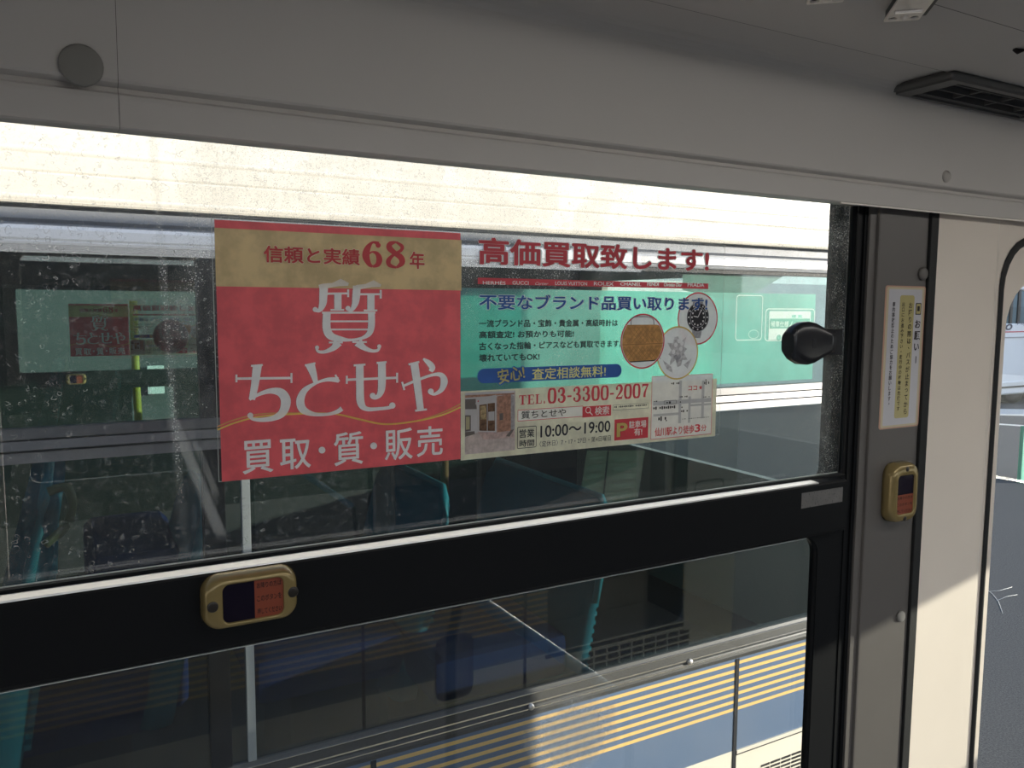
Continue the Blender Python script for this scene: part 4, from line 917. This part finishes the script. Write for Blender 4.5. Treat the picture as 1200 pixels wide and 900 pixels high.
fl('bag_body', [clipc(dens([(x-r*.95, z-r*.72), (x+r*.95, z-r*.72), (x+r*.95, z+r*.60), (x-r*.9, z+r*.60)]))], 6.2, tan_f, bg)
fl('bag_flap_edge', [clipc(dens([(x-r*.95, z-r*.13), (x+r*.95, z-r*.10), (x+r*.95, z-r*.07), (x-r*.95, z-r*.10)]))], 6.3, tan_d, bg)
fl('bag_base', [clipc(dens([(x-r*.9, z-r*.76), (x+r*.9, z-r*.72), (x+r*.9, z-r*.68), (x-r*.9, z-r*.72)]))], 6.3, dark_i, bg)
fl('bag_handle', [ribbon([(x-r*.55, z+r*.60, r*.05), (x-r*.45, z+r*.86, r*.05), (x+r*.35, z+r*.86, r*.05), (x+r*.5, z+r*.60, r*.05)])], 6.3, greyp, bg)
qb = B()
for j in range(-4, 5):
    for kx in (-1, 1):
        for zz_, hh in ((z+.24*r, .30*r), (z-.42*r, .24*r)):
            xx = x+j*r*.2; yy = yw(yl(6.35)); wv = r*.012
            if abs(xx-x)+hh > r*.86 : continue
            qb.add([(xx-kx*hh-wv, yy, zz_-hh), (xx-kx*hh+wv, yy, zz_-hh), (xx+kx*hh+wv, yy, zz_+hh), (xx+kx*hh-wv, yy, zz_+hh)], [(0, 1, 2, 3)])
qb.build('bag_quilting', tan_d, bg)
# shop picture
sb = prect('shop_picture', *C5(18, 452), *C5(238, 702), 2, film('paving_print', (.60, .52, .52), .5, 0, .4, .14, 160))
def S(u, v, i): return PX(540+(u)/7.5, 430+(v)/7.5, i)
def spoly(name, pts, i, m): return flat(name, [[S(u, v, i) for u, v in pts]], i, m, sb)
brick_f = film('brick_print', (.50, .28, .20), .5, 0, .4, .25, 260); wall_f = film('pale_wall_print', (.66, .66, .68), .5, 0); door_f = film('door_print', (.20, .11, .06), .5, 0, .4, .4, 200); shade_f = film('shade_print', (.20, .18, .17), .5, 0)
spoly('shop_eaves', [(38, 228), (470, 206), (470, 255), (38, 285)], 3, wall_f); spoly('shop_soffit', [(38, 250), (470, 228), (470, 240), (38, 272)], 3.2, brick_f)
spoly('shop_shadow', [(38, 285), (130, 280), (140, 370), (38, 372)], 3, shade_f); spoly('shop_awning', [(140, 278), (310, 245), (310, 300), (128, 330)], 3.6, wall_f)
spoly('shop_front', [(140, 325), (310, 300), (310, 575), (150, 570)], 3.3, wall_f); spoly('shop_door', [(163, 335), (230, 325), (230, 562), (163, 560)], 3.6, door_f); spoly('shop_door', [(236, 322), (300, 315), (300, 562), (236, 562)], 3.6, door_f)
spoly('shop_notice', [(172, 345), (222, 338), (222, 460), (172, 462)], 3.9, film('notice_print', (.55, .42, .22), .5, 0, .4, .4, 250)); spoly('shop_notice', [(242, 395), (296, 390), (296, 470), (242, 472)], 3.9, wall_f)
spoly('shop_brickwork', [(318, 258), (440, 238), (440, 560), (318, 575)], 3.5, brick_f); spoly('shop_letterbox', [(340, 410), (372, 404), (372, 465), (340, 470)], 3.8, shade_f)
spoly('shop_side', [(440, 238), (470, 260), (470, 545), (440, 560)], 3.5, greyp); spoly('shop_wall', [(38, 372), (140, 372), (150, 575), (38, 620)], 3.2, wall_f); spoly('shop_window', [(38, 425), (88, 425), (88, 560), (38, 570)], 3.5, shade_f)
spoly('shop_window', [(45, 438), (78, 438), (78, 548), (45, 552)], 3.7, film('glow_print', (.62, .58, .36), .5, 0)); spoly('shop_kerb', [(38, 572), (120, 565), (125, 590), (38, 615)], 3.8, shade_f); spoly('shop_paving', [(150, 572), (320, 575), (470, 560), (470, 620), (200, 640)], 3.1, film('pink_paving_print', (.62, .48, .46), .5, 0, .4, .2, 200))
spoly('shop_sign', [(395, 610), (440, 555), (470, 545), (430, 612)], 3.9, shade_f); spoly('shop_dot', [(148, 296), (158, 294), (158, 306), (148, 308)], 3.9, red_i)

def cut(panel, others):
    """leave the print of a panel out where lighter print stands on the same film"""
    from mathutils.geometry import delaunay_2d_cdt
    vs, fs = [], []
    def take(o):
        for p in o.data.polygons:
            n = len(vs); vs.extend(Vector((o.data.vertices[i].co.x+WLOC[o.name].x, o.data.vertices[i].co.z+WLOC[o.name].z)) for i in p.vertices)
            fs.append(list(range(n, n+len(p.vertices)))[::1 if p.normal.y < 0 else -1])
    take(panel); n0 = len(fs)
    for o in others: take(o)
    tri = []
    for f in fs: tri.append([[(vs[f[0]].x, vs[f[0]].y), (vs[f[i]].x, vs[f[i]].y), (vs[f[i+1]].x, vs[f[i+1]].y)] for i in range(1, len(f)-1)])
    pan = np.array([t for q in tri[:n0] for t in q]); oth = np.array([t for q in tri[n0:] for t in q])
    edges = [(f[i], f[(i+1) % len(f)]) for f in fs for i in range(len(f))]
    V, E_, F, ov, oe, of = delaunay_2d_cdt([v*100 for v in vs], edges, [], 0, 1e-5)
    V = [v/100 for v in V]
    def inside(T, c):
        d = [(T[:, (k_+1) % 3, 0]-T[:, k_, 0])*(c[1]-T[:, k_, 1])-(T[:, (k_+1) % 3, 1]-T[:, k_, 1])*(c[0]-T[:, k_, 0]) for k_ in range(3)]
        ar = abs((T[:, 1, 0]-T[:, 0, 0])*(T[:, 2, 1]-T[:, 0, 1])-(T[:, 1, 1]-T[:, 0, 1])*(T[:, 2, 0]-T[:, 0, 0])) > 1e-11
        return bool((ar & (((d[0] >= 0) & (d[1] >= 0) & (d[2] >= 0)) | ((d[0] <= 0) & (d[1] <= 0) & (d[2] <= 0)))).any())
    keep = []
    for f in F:
        c = (sum(V[i].x for i in f)/len(f), sum(V[i].y for i in f)/len(f))
        if inside(pan, c) and not inside(oth, c): keep.append(f)
    used = sorted({i for f in keep for i in f}); ix = {i: n for n, i in enumerate(used)}; w = WLOC[panel.name]; y = panel.data.vertices[0].co.y
    me = bpy.data.meshes.new(panel.name); me.from_pydata([(V[i].x-w.x, y, V[i].y-w.z) for i in used], [], [[ix[i] for i in f] for f in keep]); m = panel.data.materials[0]
    panel.data = me; me.materials.append(m)
def kids(*names): return [o for o in PW.children if any(o.name == n or o.name.startswith(n+'.') for n in names)]
RP = kids('red_panel')[0]
cut(RP, kids('gold_band', 'brand_letter', 'middle_dot', 'wave_line')+[o for o in kids('lettering') if o.data.materials[0] == white_f])
cut(kids('brand_bar')[0], kids('brand_word')); cut(kids('blue_bar')[0], [o for o in kids('bar_text') if o.data.materials[0] == yell_f])
cut(kids('search_button')[0], kids('search_text', 'magnifier', 'magnifier_handle')); cut(kids('parking_panel')[0], kids('parking_text', 'parking_mark'))
# the same advert on the far window of the neighbouring bus
far = copy_tree(PW, S_off); far['label'] = 'small dim copy of the red advert on the far window of the neighbouring bus'

# ================================================================== small things on our side
def stop_button(x0, x1, z0, z1, vert, label, Y):
    """gold push-button housing; local frame u (long), v (short) on the plane Y"""
    a, b = Vector((x0, 0, z0)), Vector((x1, 0, z1)); c = Vector(((x0+x1)/2, 0, (z0+z1)/2))
    root = empty('stop_button', (c.x, yw(Y)+.018, c.z-(.022 if not vert else .04)), label, 'stop button')
    L, S_ = (abs(b.x-a.x)/2, abs(b.z-a.z)/2); 
    def P(u, v, d): return (c.x+u, yw(Y)+.018-d, c.z+v)
    hl, hs = (L, S_)
    def ring(k_, d, r): return [P(x_, z_, d) for x_, z_ in rr(-hl*1+k_, -hs+k_, hl-k_, hs-k_, r-k_*.7, 8)]
    R0_ = min(hl, hs)*.62
    if vert: win = (-hl*.62, -hs*.70, hl*.62, hs*.60)
    else: win = (-hl*.60, -hs*.72, hl*.66, hs*.70)
    def wring(k_, d): return [P(x_, z_, d) for x_, z_ in rr(win[0]-k_, win[1]-k_, win[2]+k_, win[3]+k_, .006+k_*.5, 8)]
    B().loft([ring(0, 0, R0_), ring(-.0002, .005, R0_), ring(.0006, .0105, R0_), ring(.002, .0148, R0_), ring(.0042, .0172, R0_), wring(.0012, .0180), wring(.0002, .0175), wring(0, .0150)], True, False).build('housing', gold, root)
    mid = (win[0]+win[2])*.5*.6 if not vert else 0
    if vert:
        zsplit = (win[1]+win[3])/2
        d_ = (win[0]-.0005, zsplit, win[2]+.0005, win[3]+.0005); o_ = (win[0]-.0005, win[1]-.0005, win[2]+.0005, zsplit)
    else:
        xs2 = win[0]+(win[2]-win[0])*.52
        d_ = (win[0]-.0005, win[1]-.0005, xs2, win[3]+.0005); o_ = (xs2, win[1]-.0005, win[2]+.0005, win[3]+.0005)
    def pl(name, q, m, d, th=.003, rad=(.001,)*4):
        return plate(name, [rr(c.x+q[0], c.z+q[1], c.x+q[2], c.z+q[3], rad)], P(0, 0, d)[1], P(0, 0, d-th)[1], m, root)
    R_ = .0055; e_ = .0004
    if vert: rd, ro = (e_, e_, R_, R_), (R_, R_, e_, e_)
    else: rd, ro = (R_, e_, e_, R_), (e_, R_, R_, e_)
    pl('dark_lens', d_, lens, .0156, .0030, rd); lab = pl('instruction_label', o_, orange, .0156, .0030, ro)
    n = 3; hh = (o_[3]-o_[1])/n
    for i, tx in enumerate(('お降りの方は', 'このボタンを', '押してください')):
        z1 = c.z+o_[3]-hh*(i+.26); z0 = z1-hh*.46
        text('label_lettering', tx, c.x+o_[0]+.002, z0, c.x+o_[2]-.002, z1, P(0, 0, .0158)[1], ink, lab, .012)
    sp_ = [(-hl*.80, -hs*.02), (hl*.86, hs*.05)] if not vert else [(0, hs*.80), (0, -hs*.86)]
    for u, v in sp_:
        q = Vector(P(u, v, .0160)); disc('screw', q, .0048 if not vert else .0036, .0022, darkscrew, root, .3, 20)
    return root
YB1 = .692
cbtn = at(296, 703.5, YB1); wb_ = at(352.5, 700, YB1).x-at(239, 706, YB1).x; hb_ = at(296, 672, YB1).z-at(296, 735, YB1).z
stop1 = stop_button(cbtn.x-wb_/2, cbtn.x+wb_/2, cbtn.z-hb_/2, cbtn.z+hb_/2, False, 'gold rimmed stop button lying sideways on the black middle rail', YB1)
YB2 = YPIL-.018
c2 = at(1062.5, 578, YB2); w2_ = at(1080, 578, YB2).x-at(1049, 578, YB2).x; h2_ = at(1064, 543, YB2).z-at(1064, 612, YB2).z
stop2 = stop_button(c2.x-w2_/2, c2.x+w2_/2, c2.z-h2_/2, c2.z+h2_/2, True, 'upright gold stop button screwed to the charcoal pillar', YB2)
fs = copy_tree(stop1, S_off); fs['label'] = 'faint stop button on the far window rail of the neighbouring bus'
# --- notice on the pillar
YN = YPIL-.0004
nx0, nx1 = at(1038, 337, YN).x, at(1085, 337, YN).x; nz1, nz0 = at(1060, 335, YN).z, at(1056, 501, YN).z
def gl(name, c, r=.25): return mat(name, c, r, 0, .6, .02, 60, .05, 90)
nt = plate('notice_sticker', [rr(nx0, nz0, nx1, nz1, .004)], yw(YN), yw(YN)+.0004, gl('notice_edge', (.50, .31, .23))); tag(nt, 'tall pale sticker with orange rim and vertical writing on the charcoal pillar', 'sticker')
nw, nh = nx1-nx0, nz1-nz0
def nr(name, u0, v0, u1, v1, d, m, r): return plate(name, [rr(nx0+nw*u0, nz0+nh*v0, nx0+nw*u1, nz0+nh*v1, r)], yw(YN)-d, yw(YN)-d+.0001, m, nt)
nr('cream_rim', .035, .010, .965, .990, .00015, gl('notice_cream', (.52, .46, .32)), .003); nr('white_field', .085, .024, .915, .976, .0003, gl('notice_white', (.50, .50, .535)), .002)
nr('yellow_field', .36, .07, .72, .935, .00045, gl('notice_yellow', (.44, .39, .18)), .004)
nr('pictogram', .76, .80, .90, .882, .00045, ink, .001); nr('pictogram_ground', .775, .806, .885, .876, .0006, gl('notice_yellow', (.44, .39, .18)), .001)
yy = yw(YN)-.0007
def vt(body, u0, u1, v0, v1, b=.01): text_vert('lettering', body, nx0+nw*u0, nx0+nw*u1, nz0+nh*v1, nz0+nh*v0, yy, ink, nt, b)
vt('お願い', .755, .905, .53, .775, .02); nr('dash', .825, .455, .84, .505, .0006, ink, .0002)
vt('お降りの際は、バスが止まってから', .57, .69, .09, .89); vt('出口にお進み下さい。走行中の移動は危険です', .39, .50, .12, .89); vt('車内事故防止のためご協力をお願いします。', .15, .27, .16, .89)
text_m = nr('pictogram_mark', .80, .825, .86, .86, .0007, ink, .0005)
# --- worn tape patch at the end of the rail
YT = .7082
ta, tb = at(940, 572, YT), at(987, 597, YT)
kk = NT('worn_tape'); f1, _ = kk.noise(420, 3, None, .6); f2, _ = kk.noise(60, 3)
tape = kk.done(kk.bsdf(kk.mixc(kk.step(f1, .60, .66), kk.mixc(f2, (.10, .098, .095), (.19, .185, .18)), (.05, .05, .05)), .45, .2, .5, f1, .3, .001))
tz1, tz0 = at(940, 578, YT).z, at(940, 596, YT).z
tp = plate('tape_patch', [[(ta.x, tz0), (at(987, 590, YT).x, tz0+.0005), (at(987, 590, YT).x, tz1), (ta.x, tz1)]], yw(YT), yw(YT)+.0006, tape); tag(tp, 'worn speckled grey tape patch at the right end of the black middle rail', 'tape')
# --- air outlet under the ducted ceiling
zv = zc-.0005
v0 = ceil_pt(1049, 98, zv); v1 = ceil_pt(1122, 80, zv)
ax0, ay1, ay0 = at(1048, 104, v0.y-CAMY).x, v0.y+.004, v1.y
av = empty('air_outlet', (ax0+.14, (ay0+ay1)/2, zv-.02), 'dark grey slotted air outlet under the ceiling duct beside the column', 'air vent')
ax1 = ax0+.30; hv = .013
vent_m = mat('vent_plastic', (.10, .10, .098), .4, 0, .5, .06, 60)
def hz(loops, z0, z1, name, m, parent, bev=0.):
    me = curve_mesh(loops, abs(z1-z0)); zm = (z0+z1)/2
    for v in me.vertices: v.co = (v.co.x, v.co.y, zm+v.co.z+H)
    if bev:
        bm = bmesh.new(); bm.from_mesh(me); bmesh.ops.remove_doubles(bm, verts=bm.verts, dist=1e-6); bmesh.ops.bevel(bm, geom=[e for e in bm.edges if len(e.link_faces) == 2 and e.calc_face_angle(0) > .9], offset=bev, segments=2, affect='EDGES'); bm.to_mesh(me); bm.free()
    return link(name, me, m, parent)
m_ = .010; hole = [(ax0+.030, ay0+.014), (ax1-.03, ay0+.014), (ax1-.03, ay1-.012), (ax0+.030, ay1-.012)]
hz([rr(ax0, ay0, ax1, ay1, .006), hole], zv-hv, zv, 'frame', vent_m, av, .003)
hz([hole], zv-.004, zv-.002, 'duct_back', darkgap, av)
for i in range(3):
    y_ = ay0+.020+(ay1-ay0-.038)*i/2
    B().box(ax0+.030, y_-.0008, zv-hv+.002, ax1-.03, y_+.0008, zv-.004).build('slat', vent_m, av)
for q in (.10, .17, .24): B().box(ax0+q-.002, ay0+.014, zv-hv+.004, ax0+q+.002, ay1-.012, zv-.004).build('cross_bar', vent_m, av)
# --- bright metal clips on the ceiling
def clip(px, py, label):
    z_ = zc-.003; q = ceil_pt(px, py, z_-.0085); r = empty('metal_clip', (q.x, q.y, z_-.006), label, 'clip'); M = Matrix.Rotation(-2.30, 2)
    def W2(u, v): w = M @ Vector((u, v)); return (q.x+w.x, q.y+w.y)
    holes_ = [(.008, -.0095), (.008, .0095), (.064, -.0095), (.064, .0095)]
    hz([[W2(u, v) for u, v in rr(0, -.0160, .072, .0160, .002)]]+[[W2(u, v) for u, v in circ(cu, cv, .0036, n=16)] for cu, cv in holes_], z_-.0085, z_-.006, 'plate', steel, r, .0006)
    hz([[W2(u, v) for u, v in rr(.0275, -.0125, .0315, .0115, .001)]], z_-.0115, z_-.0080, 'raised_rib', steel, r, .0006)
    hz([[W2(u, v) for u, v in rr(.004, -.0155, .074, .0205, .002)]], z_-.006, z_, 'shadow_spacer', darkscrew, r)  # dark slab set off to one side as the clip's shadow
    o = W2(.0125, 0); B().loft([[(o[0]+.0034*k_*math.cos(2*PI*j/16), o[1]+.0034*k_*math.sin(2*PI*j/16), z_-d) for j in range(16)] for k_, d in ((1, .0082), (1, .0098), (.6, .0108), (.1, .0110))]).build('rivet', steel, r)
    for cu, cv in holes_:
        o = W2(cu, cv); B().loft([[(o[0]+.0030*math.cos(2*PI*j/12), o[1]+.0030*math.sin(2*PI*j/12), z_-d) for j in range(12)] for d in (.004, .0068)]).build('screw', darkscrew, r)
    return r
clip(1056, 25, 'bright riveted metal clip on the ceiling duct above the air outlet')
clip(966, 4.5, 'metal clip mostly cut off by the top of the picture, left of the riveted one')
hk = ceil_pt(1193, 57, zc-.003); hb2 = B().tube([(hk.x-.004, hk.y+.002, zc-.0035), (hk.x, hk.y, zc-.006), (hk.x+.006, hk.y-.004, zc-.0045)], [.0022, .0030, .0012], 8)
tag(hb2.build('ceiling_hook', ink), 'tiny black hook on the ceiling at the right edge', 'hook')
# --- notices and streak in the neighbouring bus, drip on the pane
ny = 2.0
pg = film('greenish_paper', (.24, .25, .19), .5, 0, .5, .05)
for k_, (pts, lab) in enumerate(((((688, 528), (712, 528), (705, 592), (678, 592)), 'narrow pale paper notice hanging inside the neighbouring bus below its window rail'), (((714, 528), (756, 528), (746, 592), (707, 592)), 'wider paper notice with lines of print hanging beside the narrow one'))):
    o = plate('paper_notice', [[xz(*p, ny) for p in pts]], yw(ny), yw(ny)+.001, pg); tag(o, lab, 'notice')
    bb = B()
    for i in range(5):
        t = .12+.17*i; a = [pts[0][j]+(pts[3][j]-pts[0][j])*t for j in (0, 1)]; b = [pts[1][j]+(pts[2][j]-pts[1][j])*t for j in (0, 1)]
        p0 = xz(a[0]+(b[0]-a[0])*.15, a[1], ny-.002); p1 = xz(a[0]+(b[0]-a[0])*.85, b[1]+2.5, ny-.002); bb.add([(p0[0], yw(ny)-.001, p1[1]), (p1[0], yw(ny)-.001, p1[1]), (p1[0], yw(ny)-.001, p0[1]), (p0[0], yw(ny)-.001, p0[1])], [(0, 1, 2, 3)])
    bb.build('printed_lines', mat('grey_print_lines', (.16, .18, .14), .7), o)

# --- sunlit handrail of a seat behind the viewer; the lower pane mirrors it
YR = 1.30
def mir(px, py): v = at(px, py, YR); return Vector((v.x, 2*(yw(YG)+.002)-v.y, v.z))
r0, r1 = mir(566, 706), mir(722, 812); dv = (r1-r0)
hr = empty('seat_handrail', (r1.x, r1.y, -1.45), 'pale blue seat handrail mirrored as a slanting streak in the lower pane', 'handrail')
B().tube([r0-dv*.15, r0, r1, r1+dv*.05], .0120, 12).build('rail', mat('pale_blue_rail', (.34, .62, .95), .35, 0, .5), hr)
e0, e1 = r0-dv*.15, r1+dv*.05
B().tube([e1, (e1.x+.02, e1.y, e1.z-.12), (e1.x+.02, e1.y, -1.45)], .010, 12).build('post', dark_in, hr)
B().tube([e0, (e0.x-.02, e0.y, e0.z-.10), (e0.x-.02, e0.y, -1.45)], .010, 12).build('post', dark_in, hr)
